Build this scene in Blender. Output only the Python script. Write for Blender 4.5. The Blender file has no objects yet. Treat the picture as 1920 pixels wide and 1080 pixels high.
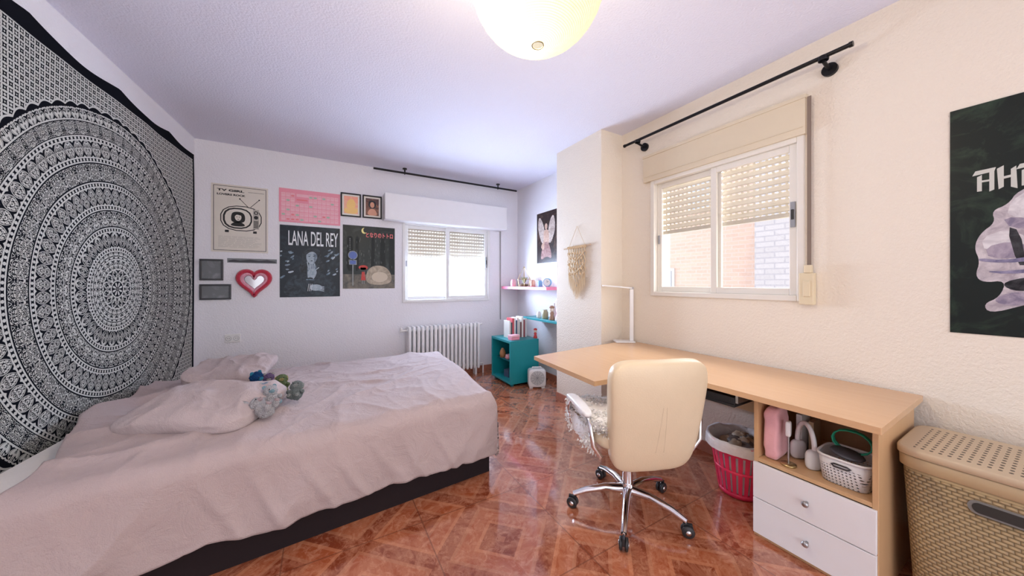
import bpy, math, random
from mathutils import Vector, Matrix, noise
random.seed(7)
S=bpy.context.scene
pi=math.pi
# ------------------------------------------------------------------ materials
class NT:
    def __init__(s,name):
        s.mat=bpy.data.materials.new(name); s.mat.use_nodes=True
        s.t=s.mat.node_tree; s.t.nodes.clear()
        s.out=s.t.nodes.new('ShaderNodeOutputMaterial')
        s.tc=None
    def n(s,typ,**k):
        nd=s.t.nodes.new('ShaderNode'+typ)
        for a,b in k.items(): setattr(nd,a,b)
        return nd
    def link(s,a,b): s.t.links.new(a,b)
    def setin(s,inp,v):
        if isinstance(v,bpy.types.NodeSocket): s.link(v,inp)
        elif v is not None: inp.default_value=v
    def m(s,op,a,b=None,c=None,clamp=False):
        nd=s.n('Math',operation=op,use_clamp=clamp)
        s.setin(nd.inputs[0],a)
        if b is not None: s.setin(nd.inputs[1],b)
        if c is not None: s.setin(nd.inputs[2],c)
        return nd.outputs[0]
    def obj(s):
        if not s.tc: s.tc=s.n('TexCoord')
        return s.tc.outputs['Object']
    def sep(s,v):
        nd=s.n('SeparateXYZ'); s.link(v,nd.inputs[0]); return nd.outputs
    def comb(s,x,y,z):
        nd=s.n('CombineXYZ')
        for i,q in enumerate((x,y,z)): s.setin(nd.inputs[i],q)
        return nd.outputs[0]
    def noise(s,vec,scale,detail=2,rough=.5,dist=0):
        nd=s.n('TexNoise'); s.link(vec,nd.inputs['Vector'])
        nd.inputs['Scale'].default_value=scale; nd.inputs['Detail'].default_value=detail
        nd.inputs['Roughness'].default_value=rough; nd.inputs['Distortion'].default_value=dist
        return nd.outputs[0]
    def mix(s,f,a,b):
        nd=s.n('Mix',data_type='RGBA'); s.setin(nd.inputs[0],f)
        s.setin(nd.inputs[6],c4(a)); s.setin(nd.inputs[7],c4(b)); return nd.outputs[2]
    def bump(s,h,strength=.3,dist=.01):
        nd=s.n('Bump'); nd.inputs['Strength'].default_value=strength; nd.inputs['Distance'].default_value=dist
        s.link(h,nd.inputs['Height']); return nd.outputs[0]
    def pbr(s,col,rough=.5,metal=0,normal=None,spec=None,coat=0,sheen=0,emit=None,es=0,trans=0,alpha=None):
        p=s.n('BsdfPrincipled')
        s.setin(p.inputs['Base Color'],c4(col)); s.setin(p.inputs['Roughness'],rough)
        p.inputs['Metallic'].default_value=metal
        if normal is not None: s.link(normal,p.inputs['Normal'])
        if spec is not None: p.inputs['Specular IOR Level'].default_value=spec
        p.inputs['Coat Weight'].default_value=coat; p.inputs['Coat Roughness'].default_value=.06
        p.inputs['Sheen Weight'].default_value=sheen
        if emit is not None:
            s.setin(p.inputs['Emission Color'],c4(emit)); p.inputs['Emission Strength'].default_value=es
        if alpha is not None: s.setin(p.inputs['Alpha'],alpha)
        p.inputs['Transmission Weight'].default_value=trans
        s.link(p.outputs[0],s.out.inputs[0]); return p
def c4(c):
    if isinstance(c,(tuple,list)) and len(c)==3: return (c[0],c[1],c[2],1)
    return c
def pm(name,col,rough=.5,metal=0,var=.08,scale=14,bump=0,bscale=80,**k):
    t=NT(name); o=t.obj()
    n=t.noise(o,scale,3)
    a=tuple(max(0,x*(1-var)) for x in col); b=tuple(min(1,x*(1+var)) for x in col)
    c=t.mix(n,a,b)
    nm=None
    if bump: nm=t.bump(t.noise(o,bscale,3),bump,.01)
    t.pbr(c,rough,metal,nm,**k); return t.mat
def plaster(name,col):
    t=NT(name); o=t.obj()
    h=t.noise(o,80,3,.55); h2=t.noise(o,2.0,2)
    c=t.mix(h2,tuple(x*.97 for x in col),col)
    t.pbr(c,.85,0,t.bump(h,.55,.009),spec=.2); return t.mat
M={}
M['wall']=plaster('wall_plaster',(.86,.85,.89))
M['wall_lit']=plaster('lamplit_wall_plaster',(.84,.755,.635))  # same white plaster, with the lamp's warm light put into its colour
M['ceil']=plaster('ceiling_plaster',(.78,.78,.89))  # white ceiling; the lavender of the cool light is put into its colour
def floor_mat():
    t=NT('marbled_floor_tile'); o=t.obj(); x,y,z=t.sep(o)
    T=.60
    fx=t.m('FRACT',t.m('DIVIDE',t.m('ADD',x,9.15),T)); fy=t.m('FRACT',t.m('DIVIDE',t.m('ADD',y,9.1),T))
    ax=t.m('ABSOLUTE',t.m('SUBTRACT',fx,.5)); ay=t.m('ABSOLUTE',t.m('SUBTRACT',fy,.5))
    ed=t.m('MAXIMUM',ax,ay); grout=t.m('GREATER_THAN',ed,.4950)
    s=t.m('ADD',ax,ay)
    q=t.m('MULTIPLY',s,5.0); band=t.m('FRACT',q)
    line=t.m('LESS_THAN',band,.20)
    alt=t.m('GREATER_THAN',t.m('FRACT',t.m('MULTIPLY',q,.5)),.5)
    v=t.noise(o,3.2,8,.70,2.0)
    vein=t.m('SUBTRACT',1,t.m('MULTIPLY',t.m('ABSOLUTE',t.m('SUBTRACT',v,.5)),10),clamp=True)
    n2=t.noise(o,18,8,.78,1.2)
    spk=t.m('MULTIPLY',t.m('SUBTRACT',n2,.49),7,clamp=True)
    base=t.mix(alt,(.235,.048,.018),(.36,.088,.032))
    c=t.mix(t.m('MULTIPLY',vein,.32),base,(.70,.32,.18))
    c=t.mix(t.m('MULTIPLY',spk,.48),c,(.72,.35,.21))
    c=t.mix(t.m('MULTIPLY',line,.34),c,(.68,.30,.16))
    c=t.mix(t.m('MULTIPLY',grout,.6),c,(.15,.05,.03))
    t.pbr(c,t.m('ADD',.09,t.m('MULTIPLY',n2,.12)),0,None,spec=.85,coat=.8); return t.mat
M['floor']=floor_mat()
M['base']=pm('skirting_tile',(.42,.16,.10),.3,var=.3,scale=30)
M['white']=pm('white_paint',(.85,.85,.86),.4,var=.02)
M['alu']=pm('white_aluminium_frame',(.80,.80,.79),.3,var=.02)
M['alu2']=pm('cream_white_aluminium_frame',(.80,.76,.68),.3,var=.02)
M['cream']=pm('cream_shutter_box_paint',(.70,.60,.44),.5,var=.03)
M['creampl']=pm('cream_plastic',(.74,.63,.43),.35,var=.03)
M['black']=pm('black_metal',(.015,.015,.017),.35,.6,var=.1)
M['blackp']=pm('black_plastic',(.02,.02,.022),.45,var=.1)
M['chrome']=pm('chrome_metal',(.75,.75,.77),.1,1,var=.03)
M['steel']=pm('brushed_steel',(.45,.45,.46),.35,1,var=.05)
def fabric(name,col,var=.06,b=.25,bs=260,sheen=.3,rough=.9,scale=5,fine=.15):
    t=NT(name); o=t.obj()
    c=t.mix(t.noise(o,scale,3),tuple(x*(1-var) for x in col),tuple(min(1,x*(1+var)) for x in col))
    h=t.m('ADD',t.m('MULTIPLY',t.noise(o,bs,2),fine),t.noise(o,9,5,.62,.8))
    t.pbr(c,rough,0,t.bump(h,b,.035),sheen=sheen,spec=.2); return t.mat
M['duvet']=fabric('dusty_mauve_cotton',(.47,.375,.36),b=.45,sheen=.15)
M['pillow']=fabric('mauve_pillow_cotton',(.51,.42,.41),b=.5,sheen=.12)
M['sheet']=fabric('white_sheet_cotton',(.80,.77,.72))
M['bedbase']=fabric('dark_brown_bed_base',(.022,.014,.015),b=.1,sheen=0)
M['leather']=pm('cream_faux_leather',(.74,.60,.41),.38,var=.04,bump=.12,bscale=180)
M['seam']=pm('leather_seam',(.62,.49,.32),.45)
M['whitepl']=pm('white_plastic',(.84,.83,.82),.3,var=.02)
M['fur']=pm('white_sheepskin',(.88,.84,.79),.95,var=.15,scale=26,sheen=.2)
def wood(name,a,b,ax='y',rough=.35):
    t=NT(name); o=t.obj(); mp=t.n('Mapping'); t.link(o,mp.inputs[0])
    mp.inputs['Scale'].default_value=(1,.08,1) if ax=='y' else ((.08,1,1) if ax=='x' else (1,1,.08))
    n=t.noise(mp.outputs[0],40,5,.6,.4); t.pbr(t.mix(n,a,b),rough,0,spec=.4); return t.mat
M['beech']=wood('beech_laminate',(.60,.36,.19),(.68,.43,.24),rough=.25)
M['beechz']=wood('beech_side_laminate',(.58,.35,.17),(.66,.42,.23),'z')
M['teal']=pm('teal_lacquer',(.004,.26,.29),.4,var=.06)
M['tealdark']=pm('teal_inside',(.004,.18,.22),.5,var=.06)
M['pinksh']=pm('pink_lacquer',(.80,.22,.34),.4,var=.05)
M['red']=pm('raspberry_plastic',(.80,.03,.10),.35,var=.08)
M['bag']=pm('thin_bin_liner',(.75,.68,.66),.4,var=.15,scale=30,bump=.6,bscale=40)
t=NT('window_glass'); g=t.n('BsdfGlossy'); g.inputs['Roughness'].default_value=.02; tr=t.n('BsdfTransparent'); mx=t.n('MixShader')
mx.inputs[0].default_value=.06; t.link(tr.outputs[0],mx.inputs[1]); t.link(g.outputs[0],mx.inputs[2]); t.link(mx.outputs[0],t.out.inputs[0]); M['glass']=t.mat
def shutter_mat(name,k,trl):
    t=NT(name); o=t.obj(); x,y,z=t.sep(o)
    fr=t.m('FRACT',t.m('DIVIDE',t.m('ADD',z,4.5),.045))
    fx=t.m('FRACT',t.m('DIVIDE',t.m('ADD',x,5),.036))
    h=t.m('MULTIPLY',t.m('LESS_THAN',fr,.18),t.m('LESS_THAN',fx,.60))
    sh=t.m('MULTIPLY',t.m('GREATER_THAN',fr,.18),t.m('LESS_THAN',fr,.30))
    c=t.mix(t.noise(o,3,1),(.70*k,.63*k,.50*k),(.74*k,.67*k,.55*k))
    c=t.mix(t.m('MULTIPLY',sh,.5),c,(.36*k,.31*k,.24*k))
    df=t.n('BsdfDiffuse'); tl=t.n('BsdfTranslucent'); tp=t.n('BsdfTransparent'); t.link(c,df.inputs[0]); t.link(c,tl.inputs[0])
    m1=t.n('MixShader'); m1.inputs[0].default_value=trl; t.link(df.outputs[0],m1.inputs[1]); t.link(tl.outputs[0],m1.inputs[2])
    m2=t.n('MixShader'); t.link(h,m2.inputs[0]); t.link(m1.outputs[0],m2.inputs[1]); t.link(tp.outputs[0],m2.inputs[2]); t.link(m2.outputs[0],t.out.inputs[0]); return t.mat
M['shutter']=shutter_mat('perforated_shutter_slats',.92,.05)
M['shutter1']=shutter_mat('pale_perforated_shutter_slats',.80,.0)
def brick(name,a,b,mo):
    t=NT(name); o=t.obj(); x,y,z=t.sep(o)
    bk=t.n('TexBrick'); t.link(t.comb(t.m('ADD',x,y),z,0),bk.inputs['Vector'])
    bk.inputs['Scale'].default_value=1.0; bk.inputs['Brick Width'].default_value=.34; bk.inputs['Row Height'].default_value=.11
    bk.inputs['Mortar Size'].default_value=.014
    bk.inputs['Color1'].default_value=c4(a); bk.inputs['Color2'].default_value=c4(b); bk.inputs['Mortar'].default_value=c4(mo)
    t.pbr(bk.outputs[0],.9,spec=.1); return t.mat
M['brick']=brick('peach_brick',(.55,.40,.33),(.59,.44,.36),(.57,.46,.41))
M['brickg']=brick('pale_grey_brick',(.42,.40,.41),(.46,.44,.45),(.36,.35,.37))
def C(name,col,rough=.6,**k):
    if name not in M: M[name]=pm(name,col,rough,var=k.pop('var',.05),**k)
    return M[name]
# ------------------------------------------------------------------ mesh builder
class MB:
    def __init__(s): s.v=[];s.f=[];s.mi=[];s.sm=[]
    def add(s,vs,fs,mi=0,sm=False,T=None):
        o=len(s.v)
        for p in vs:
            p=Vector(p)
            if T is not None: p=T@p
            s.v.append(p)
        for f in fs: s.f.append([o+i for i in f]); s.mi.append(mi); s.sm.append(sm)
        return s
    def box(s,a,b,mi=0,T=None):
        x0,y0,z0=a;x1,y1,z1=b
        v=[(x0,y0,z0),(x1,y0,z0),(x1,y1,z0),(x0,y1,z0),(x0,y0,z1),(x1,y0,z1),(x1,y1,z1),(x0,y1,z1)]
        return s.add(v,[(0,3,2,1),(4,5,6,7),(0,1,5,4),(1,2,6,5),(2,3,7,6),(3,0,4,7)],mi,False,T)
    def cyl(s,p0,p1,r0,r1=None,n=16,mi=0,T=None):
        return s.tube([p0,p1],[r0,r0 if r1 is None else r1],n,mi,T)
    def tube(s,pts,r,n=10,mi=0,T=None,closed=False,caps=True):
        pts=[Vector(p) for p in pts]; k=len(pts)
        if not isinstance(r,(list,tuple)): r=[r]*k
        vs=[];fs=[];up=None
        for i,p in enumerate(pts):
            if closed: d=(pts[(i+1)%k]-pts[i-1])
            else: d=pts[min(i+1,k-1)]-pts[max(i-1,0)]
            d.normalize()
            if up is None:
                up=Vector((0,0,1)) if abs(d.z)<.9 else Vector((1,0,0))
            a=(up-d*up.dot(d)).normalized(); up=a; b=d.cross(a)
            for j in range(n):
                t=2*pi*j/n; vs.append(p+(a*math.cos(t)+b*math.sin(t))*r[i])
        for i in range(k if closed else k-1):
            i2=(i+1)%k
            for j in range(n):
                j2=(j+1)%n; fs.append((i*n+j,i*n+j2,i2*n+j2,i2*n+j))
        s.add(vs,fs,mi,True,T)
        if caps and not closed:
            s.add(vs[:n],[tuple(range(n))[::-1]],mi,False,T); s.add(vs[-n:],[tuple(range(n))],mi,False,T)
        return s
    def lathe(s,prof,n=24,mi=0,T=None,c=(0,0,0)):
        vs=[];fs=[];k=len(prof)
        for r,z in prof:
            for j in range(n):
                t=2*pi*j/n; vs.append((c[0]+r*math.cos(t),c[1]+r*math.sin(t),c[2]+z))
        for i in range(k-1):
            for j in range(n):
                j2=(j+1)%n; fs.append((i*n+j,i*n+j2,(i+1)*n+j2,(i+1)*n+j))
        return s.add(vs,fs,mi,True,T)
    def sup(s,c,R,e1=1,e2=1,mi=0,nu=32,nv=16,T=None,fn=None):
        def sp(w,e): return math.copysign(abs(w)**e,w)
        vs=[];fs=[]
        for i in range(nv+1):
            ph=-pi/2+pi*i/nv
            cp,spn=sp(math.cos(ph),e1),sp(math.sin(ph),e1)
            for j in range(nu):
                th=2*pi*j/nu
                p=Vector((R[0]*cp*sp(math.cos(th),e2),R[1]*cp*sp(math.sin(th),e2),R[2]*spn))
                if fn: p=fn(p)
                vs.append(p+Vector(c))
        for i in range(nv):
            for j in range(nu):
                j2=(j+1)%nu; fs.append((i*nu+j,i*nu+j2,(i+1)*nu+j2,(i+1)*nu+j))
        return s.add(vs,fs,mi,True,T)
    def prism(s,pts,z0,z1,mi=0,T=None,mis=None):
        n=len(pts); vs=[(p[0],p[1],z0) for p in pts]+[(p[0],p[1],z1) for p in pts]
        s.add(vs,[tuple(range(n))[::-1],tuple(range(n,2*n))],mi,False,T)
        return s.add(vs,[(i,(i+1)%n,n+(i+1)%n,n+i) for i in range(n)],mi if mis is None else mis,False,T)
    def flat(s,pts,y,mi=0,T=None):
        return s.add([(p[0],y,p[1]) for p in pts],[tuple(range(len(pts)))],mi,False,T)
    def blob(s,pts,y,mi=0,it=3):
        for _ in range(it):
            q=[]
            for i in range(len(pts)):
                a,b=pts[i],pts[(i+1)%len(pts)]
                q+=[(a[0]*.75+b[0]*.25,a[1]*.75+b[1]*.25),(a[0]*.25+b[0]*.75,a[1]*.25+b[1]*.75)]
            pts=q
        return s.flat(pts,y,mi)
    def rect(s,x0,z0,x1,z1,y,mi=0): return s.flat([(x0,z0),(x1,z0),(x1,z1),(x0,z1)],y,mi)
    def disc(s,x,z,rx,rz,y,mi=0,n=28,rot=0):
        pts=[]
        for i in range(n):
            t=2*pi*i/n; a,b=rx*math.cos(t),rz*math.sin(t)
            pts.append((x+a*math.cos(rot)-b*math.sin(rot),z+a*math.sin(rot)+b*math.cos(rot)))
        return s.flat(pts,y,mi)
    def text(s,txt,x,z,w,h,y,mi=0,bold=0):
        cu=bpy.data.curves.new('txt','FONT'); cu.body=txt; cu.offset=bold; cu.resolution_u=4
        ob=bpy.data.objects.new('txt',cu); S.collection.objects.link(ob)
        bpy.context.view_layer.update()
        me=bpy.data.meshes.new_from_object(ob.evaluated_get(bpy.context.evaluated_depsgraph_get()))
        if len(me.vertices):
            xs=[v.co.x for v in me.vertices]; ys=[v.co.y for v in me.vertices]
            sx=w/(max(xs)-min(xs)+1e-6); sy=h/(max(ys)-min(ys)+1e-6)
            vs=[(x+(v.co.x-min(xs))*sx,y,z+(v.co.y-min(ys))*sy) for v in me.vertices]
            s.add(vs,[tuple(p.vertices) for p in me.polygons],mi)
        bpy.data.objects.remove(ob); bpy.data.meshes.remove(me); bpy.data.curves.remove(cu)
        return s
    def make(s,name,mats,parent=None,loc=(0,0,0),rz=0,bevel=0,label=None,category=None,kind=None,solid=0,sub=0,group=None,seg=2):
        me=bpy.data.meshes.new(name); me.from_pydata([tuple(v) for v in s.v],[],s.f); me.validate(clean_customdata=False)
        if not isinstance(mats,(list,tuple)): mats=[mats]
        for m in mats: me.materials.append(m)
        if len(me.polygons)==len(s.f):
            me.polygons.foreach_set('material_index',s.mi); me.polygons.foreach_set('use_smooth',s.sm)
        me.update()
        ob=bpy.data.objects.new(name,me); S.collection.objects.link(ob)
        ob.location=loc; ob.rotation_euler=(0,0,rz)
        if parent is not None: ob.parent=parent
        if bevel:
            b=ob.modifiers.new('bevel','BEVEL'); b.width=bevel; b.segments=seg; b.limit_method='ANGLE'; b.angle_limit=.7
        if solid:
            b=ob.modifiers.new('solid','SOLIDIFY'); b.thickness=solid; b.offset=-1
        if sub:
            b=ob.modifiers.new('sub','SUBSURF'); b.levels=sub; b.render_levels=sub
        tag(ob,label,category,kind,group); return ob
def tag(ob,label=None,category=None,kind=None,group=None):
    if label: ob['label']=label
    if category: ob['category']=category
    if kind: ob['kind']=kind
    if group: ob['group']=group
def thing(name,label,category,loc=(0,0,0),rz=0,group=None,kind=None,rot=None):
    ob=bpy.data.objects.new(name,None); ob.empty_display_size=.1; S.collection.objects.link(ob)
    ob.location=loc; ob.rotation_euler=rot or (0,0,rz); tag(ob,label,category,kind,group); return ob
RX=lambda a:Matrix.Rotation(a,4,'X'); RY=lambda a:Matrix.Rotation(a,4,'Y'); RZ=lambda a:Matrix.Rotation(a,4,'Z'); TR=lambda x,y,z:Matrix.Translation((x,y,z))
R90=pi/2
# ------------------------------------------------------------------ room
YB=4.22; XR=2.43; HC=2.6
def struct(mb,name,mat,**k): return mb.make(name,mat,kind='structure',**k)
struct(MB().box((-1.9,-2.2,-.1),(2.9,4.6,0)),'floor',M['floor'])
struct(MB().box((-1.9,-2.2,HC),(2.9,4.6,HC+.1)),'ceiling',M['ceil'])
mb=MB()
mb.box((-1.4,YB,0),(.89,YB+.22,HC)).box((2.05,YB,0),(2.75,YB+.22,HC)).box((.89,YB,0),(2.05,YB+.22,1.0)).box((.89,YB,1.97),(2.05,YB+.22,HC))
struct(mb,'wall_back',M['wall'])
wl=[(-1.04,4.22),(-1.04-.069*6.4,4.22-6.4),(-1.24-.069*6.4,4.22-6.4),(-1.24,4.22)]
struct(MB().prism(wl,0,HC),'wall_left',M['wall'])
mb=MB()
mb.box((XR,-2.2,0),(XR+.22,.83,HC)).box((XR,1.82,0),(XR+.22,2.30,HC)).box((XR,.83,0),(XR+.22,1.82,1.14)).box((XR,.83,2.2),(XR+.22,1.82,HC))
struct(mb,'wall_right',M['wall_lit'])
struct(MB().box((2.53,2.80,0),(2.75,YB,HC)),'wall_alcove',M['wall'])
struct(MB().box((2.165,2.157,0),(2.66,2.80,HC)),'wall_column',M['wall_lit'])
struct(MB().box((-1.03,YB-.012,0),(2.53,YB,.075)),'baseboard_back',M['base'])
struct(MB().box((2.518,2.80,0),(2.53,YB-.012,.075)),'baseboard_alcove',M['base'])
struct(MB().box((XR-.012,-2.2,0),(XR,2.145,.075)),'baseboard_right',M['base'])
struct(MB().box((2.153,2.145,0),(2.165,2.80,.075)).box((2.165,2.145,0),(XR-.012,2.157,.075)),'baseboard_column',M['base'])
# ------------------------------------------------------------------ windows
def window(name,loc,rz,xl,xr,z0,z1,mull,shz,box,boxmat,fr,shm):
    W=thing(name,None,None,loc,rz,kind='structure')
    fw=.035
    mb=MB()
    mb.box((xl,-.015,z0),(xl+fw,.06,z1)).box((xr-fw,-.015,z0),(xr,.06,z1)).box((xl+fw,-.015,z0),(xr-fw,.06,z0+fw)).box((xl+fw,-.015,z1-fw),(xr-fw,.06,z1))
    mb.make('window_frame',fr,W,bevel=.004)
    def sash(a,b,y):
        s=MB(); w=.042; zz0,zz1=z0+fw,z1-fw
        s.box((a,y,zz0),(a+w,y+.022,zz1)).box((b-w,y,zz0),(b,y+.022,zz1)).box((a+w,y,zz0),(b-w,y+.022,zz0+w)).box((a+w,y,zz1-w),(b-w,y+.022,zz1))
        so=s.make('sliding_sash',fr,W,bevel=.003)
        MB().box((a+w,y+.009,zz0+w),(b-w,y+.013,zz1-w)).make('glass_pane',M['glass'],so)
        return so
    s1=sash(xl+fw,mull+.03,.03); s2=sash(mull-.03,xr-fw,.003)
    zc=(z0+z1)/2+.03
    MB().box((xr-fw-.034,-.008,zc-.075),(xr-fw-.010,.004,zc+.075)).box((xr-fw-.029,-.013,zc-.03),(xr-fw-.015,-.007,zc+.03),1).make('sash_latch',[C('latch_grey',(.30,.31,.33)),M['blackp']],s2,bevel=.002)
    MB().box((xl+fw+.012,.02,zc-.08),(xl+fw+.026,.031,zc-.01)).make('sash_latch',C('latch_grey',(.3,.31,.33)),s1,bevel=.002)
    mb=MB(); p=.045; k=math.ceil(shz/p)
    z=k*p
    while z<z1-.01:
        prof=[(.085,0),(.076,.010),(.073,.022),(.076,.035),(.085,.045)]
        vs=[];fs=[]
        for (yy,dz) in prof: vs+=[(xl+.02,yy,z+dz),(xr-.02,yy,z+dz)]
        for i in range(4): fs.append((2*i,2*i+1,2*i+3,2*i+2))
        mb.add(vs,fs,0,True); z+=p
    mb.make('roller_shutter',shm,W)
    MB().box((xl+.02,.072,k*p-.03),(xr-.02,.090,k*p)).make('shutter_end_bar',C('end_bar_cream',(.62,.57,.47)),W,bevel=.003)
    bx0,bx1,bz0,bz1,bd=box
    mb=MB().box((bx0,-bd,bz0),(bx1,-.001,bz1))
    if bd<.1: mb.box((bx0+.01,-bd-.004,bz0+.04),(bx1-.01,-bd,bz0+.046)).box((bx0-.004,-bd-.006,bz1-.02),(bx1+.004,-.001,bz1+.002))
    mb.make('shutter_box',boxmat,W,bevel=.006)
    return W
W1=window('window_1',(0,YB,0),0,.87,2.07,.98,1.99,1.46,1.55,(.64,2.26,1.97,2.28,.17),M['white'],M['alu'],M['shutter1'])
W2=window('window_2',(XR,1.32,0),-R90,-.52,.51,1.12,2.09,.0,1.665,(-.58,.52,2.085,2.31,.03),M['cream'],M['alu2'],M['shutter'])
MB().box((2.232,-.012,.70),(2.246,-.008,1.98)).make('shutter_strap',C('strap_grey',(.33,.32,.32)),W1)
MB().box((.528,-.030,1.27),(.546,-.026,2.29)).make('shutter_strap',C('strap_brown',(.22,.16,.12)),W2)
MB().box((.495,-.045,1.105),(.56,-.001,1.285)).box((.515,-.052,1.15),(.548,-.044,1.24)).box((.520,-.0525,1.285),(.552,-.02,1.33)).make('strap_winder',M['creampl'],W2,bevel=.010,seg=3)
# ------------------------------------------------------------------ outside
B=thing('apartment_building','peach brick apartment building across the street','building',(10,7,-3))
MB().box((0,-9,0),(3,8,14)).make('facade',M['brick'],B)
MB().box((-2.2,-9.6,0),(-.1,-3.57,11)).make('facade',M['brickg'],B)
for yy,zz in ((.1,3.6),(2.6,3.6),(-1.2,6.4),(1.0,6.4),(5,3.6)):
    w=MB().box((-.06,yy-.42,zz-.05),(0,yy+.42,zz+1.1)).make('building_window',C('window_surround',(.62,.60,.58)),B)
    MB().box((-.08,yy-.34,zz+.03),(-.061,yy-.03,zz+1.02)).box((-.08,yy+.03,zz+.03),(-.061,yy+.34,zz+1.02)).make('window_pane',C('pane_pale',(.36,.38,.40),.3),w)
# ------------------------------------------------------------------ tapestry
def tapestry_mat():
    t=NT('mandala_print_cotton'); o=t.obj(); x,y,z=t.sep(o)
    R=1.03
    r=t.m('DIVIDE',t.m('SQRT',t.m('ADD',t.m('MULTIPLY',x,x),t.m('MULTIPLY',z,z))),R)
    th=t.m('ADD',t.m('DIVIDE',t.m('ARCTAN2',z,x),2*pi),.5)
    # r0,r1,N,threshold,freq,petal
    rings=[(0,.05,8,.30,1.2,0),(.05,.12,12,.30,1.2,1),(.12,.18,24,.48,1.3,1),(.18,.23,32,.52,1.3,1),(.23,.25,72,.25,1.3,0),(.25,.345,28,.56,3.4,1),(.345,.368,100,.2,1.0,0),(.368,.475,34,.52,5.2,.0),(.475,.498,130,.2,1.0,0),
           (.498,.60,56,.54,4.6,1),(.60,.623,160,.2,1.0,0),(.623,.735,44,.55,6.2,.5),(.735,.757,180,.2,1.0,0),(.757,.845,72,.54,4.4,1),(.845,.865,190,.2,1.0,0),(.865,.945,60,.56,5.6,.5),(.945,1.0,100,.45,1.5,1)]
    acc={}
    for i,(a,b,N,thr,k,pt) in enumerate(rings):
        mk=t.m('MULTIPLY',t.m('GREATER_THAN',r,a if a>0 else -1),t.m('LESS_THAN',r,b))
        fl=1.0 if (b-a)>.07 and pt<1 else 0.0
        for key,val in (('N',N),('r0',a),('w',b-a),('th',thr),('k',k),('id',i*3.7+1),('pt',1.0 if pt==1 else 0.0),('fl',fl)):
            if val==0 and key!='r0' and key in acc: continue
            q=t.m('MULTIPLY',mk,float(val)); acc[key]=q if key not in acc else t.m('ADD',acc[key],q)
    a=t.m('MULTIPLY',t.m('ABSOLUTE',t.m('SUBTRACT',t.m('FRACT',t.m('MULTIPLY',th,acc['N'])),.5)),2)
    q=t.m('DIVIDE',t.m('SUBTRACT',r,acc['r0']),t.m('ADD',acc['w'],.0001))
    vec=t.comb(t.m('MULTIPLY',a,t.m('MULTIPLY',acc['k'],.6)),t.m('MULTIPLY',q,acc['k']),acc['id'])
    n=t.noise(vec,.9,2,.5,.4)
    p=t.m('MULTIPLY',t.m('ABSOLUTE',t.m('SUBTRACT',t.m('FRACT',t.m('MULTIPLY',n,6.0)),.5)),2)
    lace=t.m('GREATER_THAN',p,acc['th'])
    env=t.m('POWER',t.m('SINE',t.m('MULTIPLY',q,pi)),.6)
    pet=t.m('SUBTRACT',env,a)
    outl=t.m('LESS_THAN',t.m('ABSOLUTE',t.m('SUBTRACT',pet,.10)),.05)
    inpet=t.m('GREATER_THAN',pet,.22)
    leaf=t.m('LESS_THAN',pet,-.40)
    petal=t.m('MAXIMUM',t.m('MAXIMUM',outl,t.m('MULTIPLY',inpet,lace)),leaf)
    dx=t.m('MULTIPLY',a,.9); dz=t.m('MULTIPLY',t.m('SUBTRACT',q,.5),1.6)
    bead=t.m('LESS_THAN',t.m('SQRT',t.m('ADD',t.m('MULTIPLY',dx,dx),t.m('MULTIPLY',dz,dz))),.52)
    mot=t.m('MULTIPLY',lace,t.m('GREATER_THAN',t.m('SINE',t.m('MULTIPLY',q,pi)),.30))
    rest=t.m('ADD',t.m('MULTIPLY',acc['fl'],mot),t.m('MULTIPLY',t.m('SUBTRACT',1,acc['fl']),bead))
    body=t.m('ADD',t.m('MULTIPLY',acc['pt'],petal),t.m('MULTIPLY',t.m('SUBTRACT',1,acc['pt']),rest))
    e=t.m('ABSOLUTE',t.m('SUBTRACT',q,.5))
    ew=t.m('MULTIPLY',t.m('SUBTRACT',.5,e),acc['w'])
    body=t.m('MAXIMUM',body,t.m('LESS_THAN',ew,.0036))
    cs=.042
    u_=t.m('MULTIPLY',t.m('ADD',x,z),.7071); w_=t.m('MULTIPLY',t.m('SUBTRACT',x,z),.7071)
    fx=t.m('SUBTRACT',t.m('FRACT',t.m('DIVIDE',t.m('ADD',u_,9),cs)),.5); fz=t.m('SUBTRACT',t.m('FRACT',t.m('DIVIDE',t.m('ADD',w_,9),cs)),.5)
    ax=t.m('ABSOLUTE',fx); az=t.m('ABSOLUTE',fz)
    d1=t.m('SQRT',t.m('ADD',t.m('MULTIPLY',ax,ax),t.m('MULTIPLY',az,az)))
    bx=t.m('SUBTRACT',.5,ax); bz=t.m('SUBTRACT',.5,az)
    d2=t.m('SQRT',t.m('ADD',t.m('MULTIPLY',bx,bx),t.m('MULTIPLY',bz,bz)))
    l=t.m('MAXIMUM',t.m('LESS_THAN',t.m('ABSOLUTE',t.m('SUBTRACT',d1,.42)),.065),t.m('LESS_THAN',t.m('ABSOLUTE',t.m('SUBTRACT',d2,.42)),.065))
    l=t.m('MAXIMUM',l,t.m('LESS_THAN',d1,.14)); l=t.m('MAXIMUM',l,t.m('LESS_THAN',d2,.09))
    inside=t.m('LESS_THAN',r,1.0)
    v=t.m('ADD',t.m('MULTIPLY',inside,body),t.m('MULTIPLY',t.m('SUBTRACT',1,inside),l))
    sc=t.m('ADD',1.012,t.m('MULTIPLY',t.m('ABSOLUTE',t.m('SINE',t.m('MULTIPLY',th,70*pi))),.016))
    rim=t.m('MULTIPLY',t.m('GREATER_THAN',r,1.003),t.m('LESS_THAN',r,sc))
    v=t.m('MULTIPLY',v,t.m('SUBTRACT',1,rim))
    v=t.m('MAXIMUM',v,t.m('LESS_THAN',t.m('ABSOLUTE',t.m('SUBTRACT',r,t.m('ADD',sc,.004))),.004))
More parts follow.
